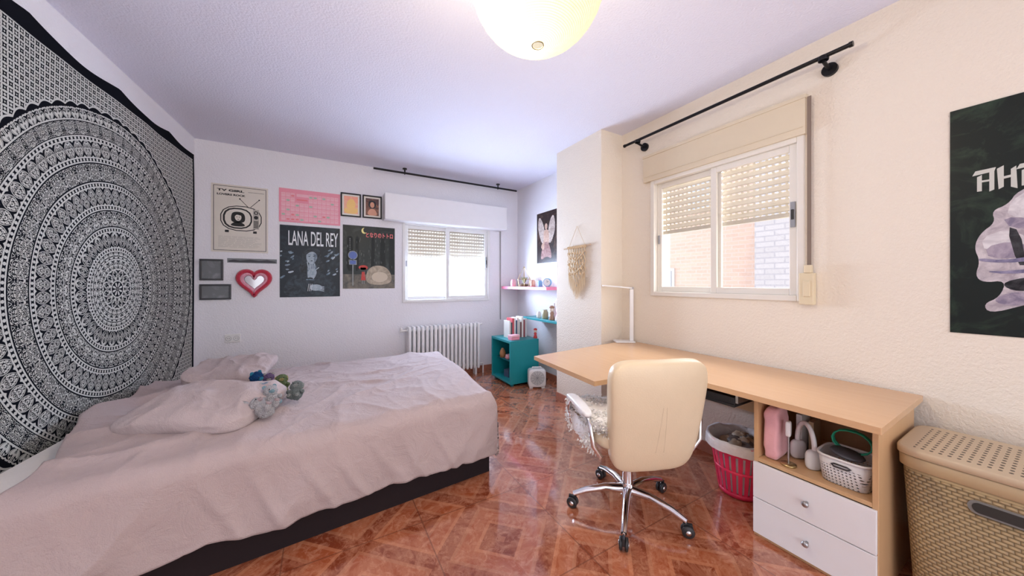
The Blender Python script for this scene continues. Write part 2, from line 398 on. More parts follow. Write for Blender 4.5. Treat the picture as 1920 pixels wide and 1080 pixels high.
    bd=t.m('MAXIMUM',t.m('MAXIMUM',t.m('GREATER_THAN',x,1.085),t.m('LESS_THAN',x,-1.11)),t.m('MAXIMUM',t.m('GREATER_THAN',z,1.175),t.m('LESS_THAN',z,-1.09)))
    v=t.m('MULTIPLY',v,t.m('SUBTRACT',1,bd))
    c=t.mix(v,(.004,.005,.009),(.54,.55,.52))
    t.pbr(c,.9,0,t.bump(t.noise(o,300,2),.1,.002),spec=.08); return t.mat
TH=math.atan2(1,.069)
mb=MB(); nx,nz=90,60; vs=[];fs=[]
for j in range(nz+1):
    v=j/nz
    for i in range(nx+1):
        u=i/nx; x=-1.16+2.28*u
        sag=.035*abs(math.sin(u*pi*3.5+.6))*(v**5)-.03*max(0,.55-u)*v**4
        z=-1.13+2.39*v-sag
        fold=.004*math.sin(x*7+.8*math.sin(z*2))+.002*math.sin(x*17+2*z)+.008*noise.noise(Vector((x*1.2,z*1.2,3)))
        y=-.018-fold
        vs.append((x,min(y,-.003),z))
for j in range(nz):
    for i in range(nx):
        a=j*(nx+1)+i; fs.append((a,a+1,a+nx+2,a+nx+1))
mb.add(vs,fs,0,True)
cx=-1.04-.069*(4.22-3.03)
mb.make('tapestry',tapestry_mat(),None,(cx,3.03,1.19),TH,label='black and white mandala cotton tapestry pinned on the wall',category='tapestry')
# ------------------------------------------------------------------ posters
def pos_back(xc,zc): return (xc,YB-.001,zc)
paper=C('cream_paper',(.74,.69,.61)); ink=C('black_ink',(.010,.010,.010)); tvg=C('grey_ink',(.45,.42,.37))
w,h=.445,.665; mb=MB().box((-w/2,-.003,-h/2),(w/2,0,h/2),0)
def line(mb,p,q,t,y,mi):
    dx,dz=q[0]-p[0],q[1]-p[1]; L=math.hypot(dx,dz); nx_,nz_=-dz/L*t/2,dx/L*t/2
    mb.flat([(p[0]+nx_,p[1]+nz_),(q[0]+nx_,q[1]+nz_),(q[0]-nx_,q[1]-nz_),(p[0]-nx_,p[1]-nz_)],y,mi)
y1,y2,y3,y4=-.0034,-.0038,-.0042,-.0046
for a,b in (((-.205,.315),(.205,.315)),((.205,.315),(.205,-.315)),((.205,-.315),(-.205,-.315)),((-.205,-.315),(-.205,.315))): line(mb,a,b,.0045,y1,1)
mb.text('TV GIRL',-.18,.264,.21,.022,y1,1,.05); line(mb,(.06,.274),(.19,.274),.003,y1,1)
mb.text('LOVERS ROCK',-.18,.224,.22,.019,y1,1,.05)
mb.blob([(-.155,-.12),(.17,-.12),(.17,.13),(-.155,.13)],y1,1,2); mb.blob([(-.147,-.112),(.162,-.112),(.162,.122),(-.147,.122)],y2,0,2)
mb.blob([(-.135,-.098),(.092,-.098),(.092,.108),(-.135,.108)],y3,1,2); mb.blob([(-.12,-.085),(.08,-.085),(.08,.095),(-.12,.095)],y4,0,2)
mb.blob([(-.06,.07),(.02,.07),(.04,.02),(.03,-.04),(-.07,-.04),(-.075,.02)],-.005,1); mb.blob([(-.09,-.075),(-.05,-.03),(.01,-.03),(.05,-.075)],-.005,1); mb.disc(-.018,.016,.026,.036,-.0054,0,18); mb.blob([(-.05,.06),(.01,.065),(.01,.03),(-.03,.045),(-.045,.02)],-.0058,1); mb.disc(-.028,.018,.006,.003,-.0058,1,8); mb.disc(-.008,.018,.006,.003,-.0058,1,8); mb.disc(-.017,-.006,.008,.003,-.0058,1,8)
mb.rect(.10,-.095,.148,.105,y3,2); mb.disc(.124,.072,.018,.018,y4,1,16); mb.disc(.124,.025,.018,.018,y4,1,16); mb.disc(.124,.072,.010,.010,-.005,2,16)
for k in range(5): mb.rect(.105,-.080+.015*k,.143,-.072+.015*k,y4,1)
line(mb,(.06,.125),(-.005,.20),.005,y1,1); line(mb,(.08,.125),(.15,.205),.005,y1,1); mb.disc(-.005,.2,.007,.007,y2,1,10); mb.disc(.15,.205,.007,.007,y2,1,10)
mb.rect(-.12,-.138,-.09,-.115,y1,1); mb.rect(.10,-.138,.13,-.115,y1,1)
random.seed(3)
for k in range(10):
    xx=-.17; zz=-.18-.0115*k
    while xx<.12:
        ww=random.uniform(.02,.08); mb.rect(xx,zz,min(xx+ww,.17),zz+.0028,y1,2); xx+=ww+.008
mb.make('poster',[paper,ink,tvg],None,pos_back(-.697,1.865),label='cream poster with a drawn retro television and band lettering',category='poster')
pk=C('pink_paper',(.86,.32,.40)); pk2=C('pale_pink_cell',(.90,.50,.56)); gr=C('green_cell',(.38,.55,.42)); rd=C('coral_cell',(.85,.22,.25)); 
w,h=.57,.355; mb=MB().box((-w/2,-.003,-h/2),(w/2,0,h/2),0)
for i in range(13):
    for j in range(6):
        x0=-.265+i*.0412; z0=-.16+j*.050
        if j>=4 and 2<i<6 : continue
        mb.rect(x0,z0,x0+.036,z0+.043,y1,1); 
        c=2 if random.random()<.22 else (3 if random.random()<.12 else 0)
        if c: mb.rect(x0+.004,z0+.006,x0+.032,z0+.022,y2,c)
        mb.rect(x0+.006,z0+.028,x0+.03,z0+.031,y2,3)
mb.rect(-.13,.06,-.03,.075,y1,3); mb.rect(-.13,.10,-.02,.13,y1,1)
mb.make('wall_planner',[pk,pk2,gr,rd],None,pos_back(-.097,2.05),label='pink wall planner chart with small grid cells',category='wall chart')
def darkbg(name,a,b,sc,thr=.5,gain=4):
    t=NT(name); o=t.obj(); n=t.noise(o,sc,5,.65,1.5)
    t.pbr(t.mix(t.m('MULTIPLY',t.m('SUBTRACT',n,thr),gain,clamp=True),a,b),.35,spec=.3); return t.mat
def tone(name,a,b,sc=18): return darkbg(name,a,b,sc,.38,4)
w,h=.56,.765
nav=darkbg('navy_print',(.005,.011,.020),(.022,.045,.065),7); sk=tone('blue_grey_skin_print',(.28,.36,.43),(.48,.55,.61)); su=tone('dark_suit_print',(.005,.010,.018),(.035,.055,.075),14); lt=C('pale_lettering',(.80,.84,.86)); hr=tone('dark_hair_print',(.003,.005,.009),(.03,.045,.06),20); md=tone('mid_blue_print',(.06,.11,.16),(.25,.35,.44),22); sk2=tone('skin_shadow_print',(.10,.15,.20),(.28,.35,.42))
mb=MB().box((-w/2,-.003,-h/2),(w/2,0,h/2),0)
mb.text('LANA DEL REY',-.205,.172,.465,.155,y1,4,.008)
random.seed(21)
for k in range(30):
    sx=random.choice((-1,1)); xx=sx*random.uniform(.13,.26); zz=random.uniform(-.16,.13); a=random.uniform(.2,.9)*sx; L=random.uniform(.015,.05)
    mb.blob([(xx,zz),(xx+L*math.cos(a)*sx,zz+L*math.sin(a)),(xx+L*1.3*math.cos(a+.3)*sx,zz+L*1.3*math.sin(a+.3)+.006),(xx-.01,zz+.012)],y1-.00002*k,random.choice((5,5,1,6)),2)
mb.blob([(-.02,.155),(.06,.15),(.10,.10),(.095,.03),(.13,-.05),(.10,-.13),(-.09,-.14),(-.12,-.06),(-.08,.0),(-.085,.09)],y2,3)
mb.blob([(-.26,-.40),(-.23,-.20),(-.10,-.12),(.0,-.10),(.10,-.12),(.22,-.20),(.26,-.40)],y3,2)
mb.blob([(-.04,-.16),(-.03,-.01),(.05,-.01),(.05,-.14),(.01,-.20)],y3-.0001,6)
mb.blob([(-.045,.07),(-.03,.115),(.035,.12),(.06,.075),(.055,.02),(.02,-.025),(-.015,-.022),(-.042,.015)],y4,1)
mb.blob([(.02,.10),(.06,.08),(.055,.02),(.02,-.02),(.035,.04)],y4-.0001,6)
mb.blob([(-.07,.08),(-.05,.14),(.03,.15),(.08,.11),(.085,.02),(.06,.07),(.03,.11),(-.01,.108),(-.045,.07)],-.005,3)
mb.disc(-.016,.058,.009,.0035,-.0051,3,10); mb.disc(.026,.060,.009,.0035,-.0051,3,10); line(mb,(-.028,.074),(-.007,.076),.003,-.0051,3); line(mb,(.017,.077),(.038,.074),.003,-.0051,3); mb.disc(.006,.010,.011,.0045,-.0051,3,12); line(mb,(.004,.05),(.001,.03),.003,-.0051,6)
for k,(x0,z0,x1,z1_) in enumerate(((-.02,-.10,-.035,-.0),(-.005,-.10,-.012,.0),(.01,-.10,.012,-.006),(.025,-.10,.034,-.018))): line(mb,(x0,z0),(x1,z1_),.009,-.0052-.0001*k,1)
mb.blob([(-.03,-.20),(-.035,-.09),(.03,-.08),(.055,-.10),(.05,-.14),(.02,-.20)],-.0056,1)
line(mb,(.03,-.10),(.075,-.06),.009,-.0057,1)
mb.blob([(-.10,-.42),(-.055,-.17),(.04,-.17),(.05,-.42)],-.0058,2); mb.rect(-.045,-.20,.03,-.19,-.0059,5)
mb.blob([(-.20,-.30),(-.16,-.20),(.0,-.23),(.10,-.27),(.10,-.31),(-.02,-.31),(-.15,-.34)],-.006,2)
mb.blob([(-.01,-.25),(.07,-.245),(.11,-.27),(.10,-.31),(.03,-.32),(-.01,-.30)],-.0062,1)
for k in range(4): line(mb,(.06,-.265-.014*k),(.125,-.275-.016*k),.009,-.0064,1)
for k in range(3): line(mb,(-.02+.015*k,-.24),(-.03+.015*k,-.32),.004,-.0065,4)
mb.v=[Vector((max(-.28,min(.28,p.x)),p.y,max(-.382,p.z))) for p in mb.v]
mb.make('poster',[nav,sk,su,hr,lt,md,sk2],None,pos_back(-.095,1.458),label='dark blue singer poster with large white condensed lettering',category='poster')
w,h=.565,.73
ng=darkbg('night_forest_print',(.010,.017,.018),(.055,.070,.066),6); 
mats=[ng,C('salmon_lettering',(.85,.20,.20)),C('yellow_moon_print',(.85,.78,.30)),C('bus_sign_blue',(.12,.18,.45)),tone('grey_beige_print',(.32,.27,.20),(.54,.45,.34),10),C('pale_rain_grey',(.32,.35,.35)),C('red_umbrella_print',(.55,.06,.05)),C('dark_trunk_print',(.006,.011,.010)),tone('wet_road_print',(.08,.08,.07),(.22,.19,.15),9),C('beige_light_print',(.62,.54,.42))]
mb=MB().box((-w/2,-.003,-h/2),(w/2,0,h/2),0)
mb.text('となりのトトロ',-.04,.235,.30,.060,y2,1,.02)
mb.disc(-.06,.31,.03,.035,y1,2,18); mb.disc(-.045,.318,.025,.03,y2,0,18)
for xx,ww in ((-.24,.06),(-.15,.03),(.12,.05),(.22,.05),(.02,.03)): mb.blob([(xx-.01,-.16),(xx+ww+.01,-.16),(xx+ww,.1),(xx+ww+.005,.24),(xx-.005,.24),(xx,.1)],y1,7,2)
mb.rect(-.2825,-.365,.2825,-.20,y1,8)
mb.rect(-.185,-.33,-.175,.03,y3,5); mb.disc(-.18,.02,.05,.05,y3,5,20); mb.disc(-.18,.02,.043,.043,y4,3,20); mb.rect(-.22,-.09,-.14,-.035,y3,5); mb.rect(-.212,-.084,-.148,-.042,y4,3)
for k in range(11): mb.rect(-.213,.20-.024*k,-.207,.213-.024*k,y3,5)
mb.blob([(-.05,-.30),(-.03,-.15),(.05,-.09),(.17,-.10),(.24,-.18),(.25,-.30),(.1,-.33)],y3,4); mb.disc(.11,-.23,.09,.06,y4,9,30)
mb.disc(-.07,-.12,.05,.028,y3,6,20); mb.rect(-.10,-.16,-.04,-.12,y3,0); mb.flat([(-.095,-.27),(-.085,-.17),(-.055,-.17),(-.045,-.27)],y4,6); mb.rect(-.082,-.31,-.077,-.27,y4,5); mb.rect(-.064,-.31,-.059,-.27,y4,5)
for k in range(40):
    xx=random.uniform(-.27,.26); zz=random.uniform(-.3,.2); mb.rect(xx,zz,xx+.0015,zz+.03,-.005,5)
mb.make('poster',mats,None,pos_back(.497,1.527),label='night forest film poster with salmon lettering and bus sign',category='poster')
for nm,xc,zc,fc,lab in (('a',.297,2.121,(.95,.40,.28),'black framed print with glowing orange and pink clouds'),('b',.524,2.123,(.10,.05,.05),'black framed dark print with a warm lit portrait')):
    F=thing('picture_frame',lab,'picture frame',pos_back(xc,zc)); w,h=.21,.268
    mb=MB()
    for a,b in (((-w/2,-h/2),(w/2,-h/2+.014)),((-w/2,h/2-.014),(w/2,h/2)),((-w/2,-h/2+.014),(-w/2+.014,h/2-.014)),((w/2-.014,-h/2+.014),(w/2,h/2-.014))): mb.box((a[0],-.018,a[1]),(b[0],0,b[1]))
    mb.make('frame',M['black'],F,bevel=.002)
    m2=darkbg('print_'+nm,fc,(.95,.62,.40) if nm=='a' else (.40,.18,.10),9,.45,5)
    mb=MB().box((-w/2+.012,-.006,-h/2+.012),(w/2-.012,-.002,h/2-.012),0).rect(-.072,-.10,.072,.10,-.0066,1)
    if nm=='a': mb.blob([(-.05,-.05),(-.04,.05),(.02,.08),(.05,.02),(.04,-.05)],-.007,2); mb.blob([(-.07,-.1),(-.07,-.03),(0,-.06),(.07,-.02),(.07,-.1)],-.0072,2,2)
    else: mb.disc(0,.03,.042,.05,-.0068,3,20); mb.disc(.0,.025,.024,.034,-.007,2,20); mb.blob([(-.065,-.10),(-.03,-.02),(.03,-.02),(.065,-.10)],-.0071,2)
    mb.make('print',[C('ivory_mat',(.85,.80,.72)),m2,C('glow_'+nm,(.95,.62,.22) if nm=='a' else (.72,.36,.24)),hr],F)
gph=darkbg('soft_grey_print',(.18,.19,.20),(.34,.35,.37),4)
for xc,zc,w,h in ((-.915,1.355,.175,.205),(-.885,1.14,.235,.15)):
    F=thing('picture_frame','small dark framed grey photograph hung on the wall','picture frame',pos_back(xc,zc))
    mb=MB(); b=.016
    for p,q in (((-w/2,-h/2),(w/2,-h/2+b)),((-w/2,h/2-b),(w/2,h/2)),((-w/2,-h/2+b),(-w/2+b,h/2-b)),((w/2-b,-h/2+b),(w/2,h/2-b))): mb.box((p[0],-.02,p[1]),(q[0],0,q[1]))
    mb.make('frame',C('dark_pewter',(.05,.05,.055),.3),F,bevel=.004)
    MB().box((-w/2+.01,-.008,-h/2+.01),(w/2-.01,-.002,h/2-.01)).make('photograph',gph,F)
MB().box((-.2,-.003,-.022),(.2,0,.022)).rect(-.19,-.015,.19,-.002,-.0034,1).flat([(-.19,-.002),(-.15,.01),(-.1,.0),(-.02,.012),(.05,.002),(.12,.012),(.19,-.002)],-.0034,1).make('panorama_print',[gph,C('dark_skyline',(.05,.05,.06))],None,pos_back(-.60,1.45),label='narrow dark grey panorama photo strip on the wall',category='photo print')
def heart(s,n=48):
    out=[]
    for i in range(n):
        t=2*pi*i/n; x=16*math.sin(t)**3; z=13*math.cos(t)-5*math.cos(2*t)-2*math.cos(3*t)-math.cos(4*t)
        out.append((x*s/17,(z+2.2)*s/16))
    return out
HM=thing('heart_mirror','heart shaped mirror with fluffy red and pink frame','mirror',pos_back(-.585,1.225))
MB().tube([(x,-.022,z) for x,z in heart(.135)],.022,10,0,closed=True).make('outer_frame',pm('red_plush',(.62,.02,.06),.95,var=.25,scale=60,bump=1,bscale=150,sheen=.6),HM)
MB().tube([(x,-.026,z) for x,z in heart(.103)],.017,10,0,closed=True).make('inner_frame',pm('pink_plush',(.88,.38,.48),.95,var=.2,scale=60,bump=1,bscale=150,sheen=.6),HM)
MB().flat(heart(.095),-.014).make('mirror_glass',pm('mirror_silver',(.36,.35,.36),.06,1,var=.0),HM)
O=thing('wall_outlet','white double wall socket plate','outlet',pos_back(-.757,.68))
MB().box((-.062,-.010,-.042),(.062,0,.042)).make('faceplate',M['whitepl'],O,bevel=.004)
for sx in (-.03,.03):
    MB().lathe([(.024,0),(.024,.004),(.019,.004),(.018,-.001),(.001,-.001)],20,0,TR(sx,-.0105,0)@RX(R90)).cyl((sx-.007,-.0095,0),(sx-.007,-.0125,0),.003,n=8,mi=1).cyl((sx+.007,-.0095,0),(sx+.007,-.0125,0),.003,n=8,mi=1).make('socket',[C('socket_grey_white',(.62,.62,.62)),M['blackp']],O)
w,h=.44,.66
mats=[darkbg('brown_painting_print',(.025,.012,.012),(.16,.09,.06),7),tone('pale_wing_print',(.35,.27,.23),(.68,.58,.52),22),tone('skin_print',(.48,.30,.22),(.68,.48,.38)),tone('rose_print',(.25,.12,.11),(.45,.28,.25))]
mb=MB().box((-w/2,-.003,-h/2),(w/2,0,h/2),0)
mb.blob([(-.02,.0),(-.08,.20),(-.17,.30),(-.20,.16),(-.15,.0),(-.08,-.10)],y1,1); mb.blob([(.02,.0),(.06,.20),(.15,.29),(.19,.12),(.13,-.04),(.06,-.10)],y1,1)
mb.disc(-.01,.14,.03,.04,y3,2,16); mb.blob([(-.06,.10),(.04,.10),(.06,-.02),(.04,-.12),(-.06,-.12),(-.07,0)],y2,2); mb.blob([(-.07,-.06),(.05,-.06),(.13,-.30),(.0,-.24),(-.15,-.31)],y3,3); mb.blob([(-.14,-.12),(-.04,-.03),(-.05,-.18)],y4,2)
mb.make('poster',mats,None,(2.529,3.48,1.82),-R90,label='dark classical painting poster of a pale winged figure',category='poster')
w,h=.68,.98
dg=darkbg('dark_green_print',(.005,.010,.008),(.028,.055,.032),6); 
mats=[dg,C('silver_lettering',(.56,.56,.50)),tone('pale_costume_print',(.36,.31,.34),(.62,.56,.57),12),tone('lilac_shadow_print',(.20,.17,.24),(.40,.34,.40),16),tone('blue_violet_print',(.12,.11,.20),(.30,.27,.38),14),tone('black_print',(.006,.006,.008),(.05,.05,.055),16),tone('white_highlight_print',(.52,.48,.50),(.72,.69,.69),14)]
mb=MB().box((-w/2,-.003,-h/2),(w/2,0,h/2),0)
def goth(mb,ch,x,z,w_,h_,y):
    s_=.012
    if ch=='A':
        mb.flat([(x,z),(x+s_,z),(x+s_,z+h_*.78),(x,z+h_*.70)],y,1); mb.flat([(x+w_-s_,z-.006),(x+w_,z),(x+w_,z+h_),(x+w_-s_,z+h_)],y-.0001,1); mb.rect(x,z+h_*.42,x+w_,z+h_*.42+.008,y-.0002,1); mb.flat([(x-.012,z+h_*.78),(x+w_,z+h_-.012),(x+w_+.004,z+h_+.004),(x-.004,z+h_)],y-.0003,1)
    else:
        mb.flat([(x,z-.004),(x+s_,z+.004),(x+s_,z+h_+.010),(x-.004,z+h_)],y,1); mb.flat([(x+w_-s_,z),(x+w_+.003,z-.010),(x+w_,z+h_),(x+w_-s_,z+h_-.010)],y,1); mb.flat([(x,z+h_*.42),(x+w_,z+h_*.50),(x+w_,z+h_*.50+.010),(x,z+h_*.42+.010)],y-.0001,1)
goth(mb,'A',-.270,.118,.042,.088,y1); goth(mb,'H',-.218,.120,.040,.082,y1); goth(mb,'A',-.166,.118,.042,.088,y1)
mb.blob([(-.10,.13),(-.175,.10),(-.195,.05),(-.235,.03),(-.225,-.02),(-.262,-.06),(-.278,-.12),(-.262,-.18),(-.275,-.24),(-.255,-.27),(-.20,-.26),(-.215,-.33),(-.255,-.36),(-.24,-.40),(-.16,-.36),(-.05,-.30),(.10,-.30),(.22,-.2),(.20,.0),(.10,.12)],y2,2,2)
mb.blob([(-.19,.06),(-.15,.10),(-.06,.03),(-.12,-.02),(-.20,.0)],y3,6,1); mb.blob([(-.26,-.08),(-.20,-.05),(-.15,-.09),(-.17,-.13),(-.25,-.14)],y3,6,1); mb.blob([(-.21,.0),(-.13,-.02),(-.12,-.06),(-.19,-.05)],y4,3,1)
mb.blob([(-.25,-.12),(-.19,-.10),(-.14,-.13),(-.16,-.17),(-.24,-.17)],y4-.0001,3,1); mb.blob([(-.20,-.04),(-.17,-.06),(-.155,-.20),(-.175,-.20)],y4-.00015,5,1)
mb.blob([(-.265,-.165),(-.21,-.178),(-.14,-.165),(-.13,-.182),(-.20,-.19),(-.265,-.18)],y4-.0002,4,1); mb.blob([(-.255,-.222),(-.19,-.222),(-.12,-.21),(-.11,-.225),(-.20,-.236)],-.0049,4,1); mb.blob([(-.24,-.345),(-.18,-.30),(-.12,-.33),(-.18,-.37)],-.005,3,2); mb.blob([(-.215,-.265),(-.10,-.235),(.1,-.26),(.08,-.33),(-.12,-.30),(-.19,-.305)],-.0051,5,2)
mb.make('poster',mats,None,(XR-.001,-.04,1.50),-R90,label='dark green poster with silver gothic letters and pale figure',category='poster')
# ------------------------------------------------------------------ curtain rods
CR=thing('curtain_rod','black ceiling mounted curtain rod above the window','curtain rod',(.0,4.08,0))
MB().cyl((.52,0,2.545),(2.43,0,2.545),.012,n=12).make('rod',M['black'],CR)
for x in (.87,2.13): MB().cyl((x,0,2.6),(x,0,2.588),.026,n=16).cyl((x,0,2.59),(x,0,2.55),.008,n=8).tube([(x,.016*math.cos(a),2.545+.016*math.sin(a)) for a in [2*pi*i/16 for i in range(16)]],.005,6,closed=True).make('bracket',M['black'],CR)
CR=thing('curtain_rod','black metal curtain rod on round wall brackets','curtain rod',(XR,0,0))
MB().cyl((-.10,.60,2.44),(-.10,2.03,2.44),.011,n=12).cyl((-.10,.585,2.44),(-.10,.60,2.44),.014,n=12).cyl((-.10,2.03,2.44),(-.10,2.045,2.44),.014,n=12).make('rod',M['black'],CR)
for y in (.70,1.90): MB().cyl((0,y,2.40),(-.02,y,2.40),.034,n=20).cyl((-.02,y,2.40),(-.10,y,2.415),.009,n=10).lathe([(.022,-.012),(.024,0),(.022,.012)],16,0,TR(-.10,y,2.43)).make('bracket',M['black'],CR)
# ------------------------------------------------------------------ ceiling lamp
BO=(-.070,.030,-.075)
def shade_mat():
    t=NT('rice_paper_shade'); o=t.obj(); x,y,z=t.sep(o)
    rr=t.m('SQRT',t.m('ADD',t.m('MULTIPLY',x,x),t.m('MULTIPLY',y,y)))
    n=t.noise(o,60,3); b=t.m('FRACT',t.m('MULTIPLY',t.m('ARCTAN2',rr,t.m('MULTIPLY',z,-1)),30))
    b2=t.m('FRACT',t.m('MULTIPLY',t.m('ARCTAN2',y,x),16))
    rib=t.m('MAXIMUM',t.m('MULTIPLY',t.m('LESS_THAN',b,.30),.75),t.m('MULTIPLY',t.m('LESS_THAN',b2,.08),.6))
    col=t.mix(t.m('MULTIPLY',rib,.7),t.mix(n,(.040,.0365,.0265),(.050,.0465,.036)),(.019,.0150,.0080))
    tl=t.n('BsdfTranslucent'); df=t.n('BsdfDiffuse'); tp=t.n('BsdfTransparent'); em=t.n('Emission')
    t.link(col,tl.inputs[0]); t.link(col,df.inputs[0]); t.link(col,em.inputs[0]); em.inputs[1].default_value=7.0
    m1=t.n('MixShader'); m1.inputs[0].default_value=.30; t.link(tl.outputs[0],m1.inputs[1]); t.link(df.outputs[0],m1.inputs[2])
    m2=t.n('MixShader'); m2.inputs[0].default_value=.20; t.link(m1.outputs[0],m2.inputs[1]); t.link(tp.outputs[0],m2.inputs[2])
    ad=t.n('AddShader'); t.link(m2.outputs[0],ad.inputs[0]); t.link(em.outputs[0],ad.inputs[1]); t.link(ad.outputs[0],t.out.inputs[0]); return t.mat
LX,LY,LZ=.655,.955,2.268
PL=thing('pendant_lamp','round woven rice paper ceiling pendant lamp, lit','ceiling lamp',(LX,LY,LZ))
mb=MB(); n=40; prof=[]
for i in range(n+1):
    a=.08+(pi-.18)*i/n; r=.230+.0012*(i%2); prof.append((r*math.sin(a),-r*math.cos(a)*.91))
mb.lathe(prof,64,0).make('shade',shade_mat(),PL)
MB().tube([(.020*math.cos(2*pi*i/20),.020*math.sin(2*pi*i/20),-.210) for i in range(20)],.0018,6,closed=True).make('shade_ring',C('ring_brass',(.20,.15,.07),.4),PL)
MB().cyl((0,0,.14),(0,0,.332),.004,n=8).cyl((0,0,.312),(0,0,.332),.05,n=24).cyl((0,0,.02),(0,0,.14),.018,n=12).make('cord',M['whitepl'],PL)
MB().sup(BO,(.032,.032,.040)).cyl((BO[0]*.8,BO[1]*.8,BO[2]+.03),(0,0,.03),.012,n=12).make('bulb',pm('lit_bulb',(1,.9,.7),.3,emit=(1,.9,.68),es=12),PL)
# ------------------------------------------------------------------ radiator
RD=thing('radiator','white cast column radiator below the window','radiator',(1.38,YB-.10,0))
mb=MB(); ns=18; p=.96/ns
for i in range(ns):
    x=-.48+p*(i+.5)
    mb.sup((x,-.045,.39),(.019,.022,.305),.25,.8,0,12,12); mb.sup((x,.0,.39),(.014,.020,.30),.25,.8,0,12,12); mb.sup((x,.045,.39),(.019,.022,.305),.25,.8,0,12,12)
    mb.box((x-.012,-.045,.66),(x+.012,.045,.69)); mb.box((x-.012,-.045,.10),(x+.012,.045,.13))
mb.cyl((-.48,0,.645),(.48,0,.645),.018,n=12).cyl((-.48,0,.135),(.48,0,.135),.018,n=12)
mb.make('columns',C('radiator_enamel',(.90,.91,.92),.35,var=.02),RD)
MB().cyl((-.48,0,.645),(-.56,0,.645),.012,n=10).sup((-.545,0,.66),(.016,.016,.028)).make('valve',M['whitepl'],RD)
MB().tube([(.48,0,.135),(.53,0,.135),(.54,0,.125),(.54,0,.0)],.010,10).make('pipe',M['whitepl'],RD)
MB().cyl((.48,0,.66),(.52,0,.67),.014,n=10).make('bleed_valve',M['whitepl'],RD)
for x in (-.42,.42):
    MB().box((x-.012,-.04,0),(x+.012,.04,.11)).make('foot',M['white'],RD)
# ------------------------------------------------------------------ bed
A=Vector((-1.14,1.78));Bv=Vector((.955,1.945));Cv=Vector((1.065,3.42));Dv=Vector((-1.035,3.36))
BL,BW=2.10,1.48
def Q(s,t):
    a=s/BL;b=t/BW; return (A*(1-a)+Bv*a)*(1-b)+(Dv*(1-a)+Cv*a)*b
BED=thing('bed','double bed with dark storage base against the tapestry wall','bed',(0,2.6,0))
off=Vector((0,2.6))
def quad(i): return [tuple(Q(s,t)-off) for s,t in ((i,i),(BL-i,i),(BL-i,BW-i),(i,BW-i))]
MB().prism(quad(0),.0,.30).make('bed_base',M['bedbase'],BED,bevel=.01)
MB().prism(quad(.015),.305,.472).make('mattress',M['sheet'],BED,bevel=.04,seg=4)
R_=.075; TOP=.505
def fold(e):
    if e<=0: return 0,0
    if e<R_*pi/2: a=e/R_; return R_*math.sin(a),R_*(1-math.cos(a))
    return R_,R_+(e-R_*pi/2)
ns_,nt_=280,210; vs=[];fs=[]
NZ=lambda x,y,z=0:noise.noise(Vector((x,y,z)))
def ridge(x,y,z,wd): return max(1-abs(NZ(x,y,z))*wd,0)
for j in range(nt_+1):
    t=-.375+(BW+.70)*j/nt_
    tn=min(max(t/BW,0),1)
    s0=.20-.19*min(max((t-.25)/.5,0),1)+.02*NZ(t*4,1)
    for i in range(ns_+1):
        u=i/ns_; s=s0+(BL+.35-s0)*u
        es=s-(BL+.035-R_); os_,ds=fold(es); ss=min(s,BL+.035-R_)+os_
        if t<BW/2:
            et=(-.035+R_)-t; ot,dt=fold(et); tt=max(t,-.035+R_)-ot
        else:
            et=t-(BW+.035-R_); ot,dt=fold(et); tt=min(t,BW+.035-R_)+ot
        down=max(ds,dt)+.15*min(ds,dt)
        p=Q(ss,tt)
        wx=s+.25*NZ(s*1.3,t*1.3,11); wy=t+.25*NZ(s*1.3,t*1.3,17)
        hd=max(0,1-s/1.0)
        w=(NZ(s*2.0+.6*t,t*1.5,2)+.4)*.016
        w+=ridge(wx*1.5+1.0*wy,wy*2.2-.8*wx,5,3.2)**2*.015*(1+1.2*hd)
        w+=ridge(wx*3.2-2.4*wy,wy*2.6+1.3*wx,9,3.6)**2*.008
        w+=ridge(wx*8+2*wy,wy*5.5-3*wx,13,3.4)**2*.0035
        w+=hd*.03*(NZ(s*5,t*4,21)+.3)
        z=TOP+w+.014*math.sin(min(max(s/BL,0),1)*pi)*math.sin(tn*pi)-down
        side=min(down/.3,1)
        hang=side*(.012*math.sin(s*7+3*NZ(s*2,3))+.028*ridge(s*3.0+down*2.4,down*1.4,8,2.6)**1.5+.014*ridge(s*6-down*3,down*2,28,2.8))
        if dt>=ds and dt>0:
            p=p+Vector((0,-1 if t<BW/2 else 1))*(hang+.006*side)
            z+=side*.006*NZ(s*2,7)
            if t<BW/2 and s<.9:
                p=p+Vector((-.05*side,-.035*side))*(1-s/.9)
        elif ds>0: p=p+Vector((1,0))*(hang*.7)
        vs.append((p.x,p.y,max(z,.12)))
for j in range(nt_):
    for i in range(ns_):
        a=j*(ns_+1)+i; fs.append((a,a+1,a+ns_+2,a+ns_+1))
MB().add(vs,fs,0,True).make('duvet',M['duvet'],None,solid=.014,label='rumpled dusty mauve cotton duvet spread over the bed',category='duvet')
def pillow(loc,rz,w,d,h,seed,lab,tilt=0,roll=0):
    def fn(p):
        q=(abs(p.x)/w*2)**2*(abs(p.y)/d*2)**2
        k=NZ(p.x*5+seed,p.y*5,p.z*3)*.020+ridge(p.x*6+p.y*4+seed,p.y*6-p.x*2,1,3)**2*.014+ridge(p.x*13+seed,p.y*9,4,3)**2*.006
        ex=1+.10*q; e=abs(p.z)<.012
        ey=NZ(p.x*9,p.y*9,seed)*.012 if e else 0
        return Vector((p.x*ex,p.y*ex+ey,p.z*(1-.30*q)+(k if p.z>0 else 0)+.02*(p.x/w*2)**2*(1 if seed>2 else -.5)))
    ob=MB().sup((0,0,0),(w/2,d/2,h/2),.75,.42,0,120,48,fn=fn).make('pillow',M['pillow'],None,loc,rz,label=lab,category='pillow')
    ob.rotation_euler=(tilt,roll,rz); return ob
pillow((-.51,2.28,.590),-.48,.60,.42,.145,1,'flat crumpled mauve pillow beside the plush toys',.16)
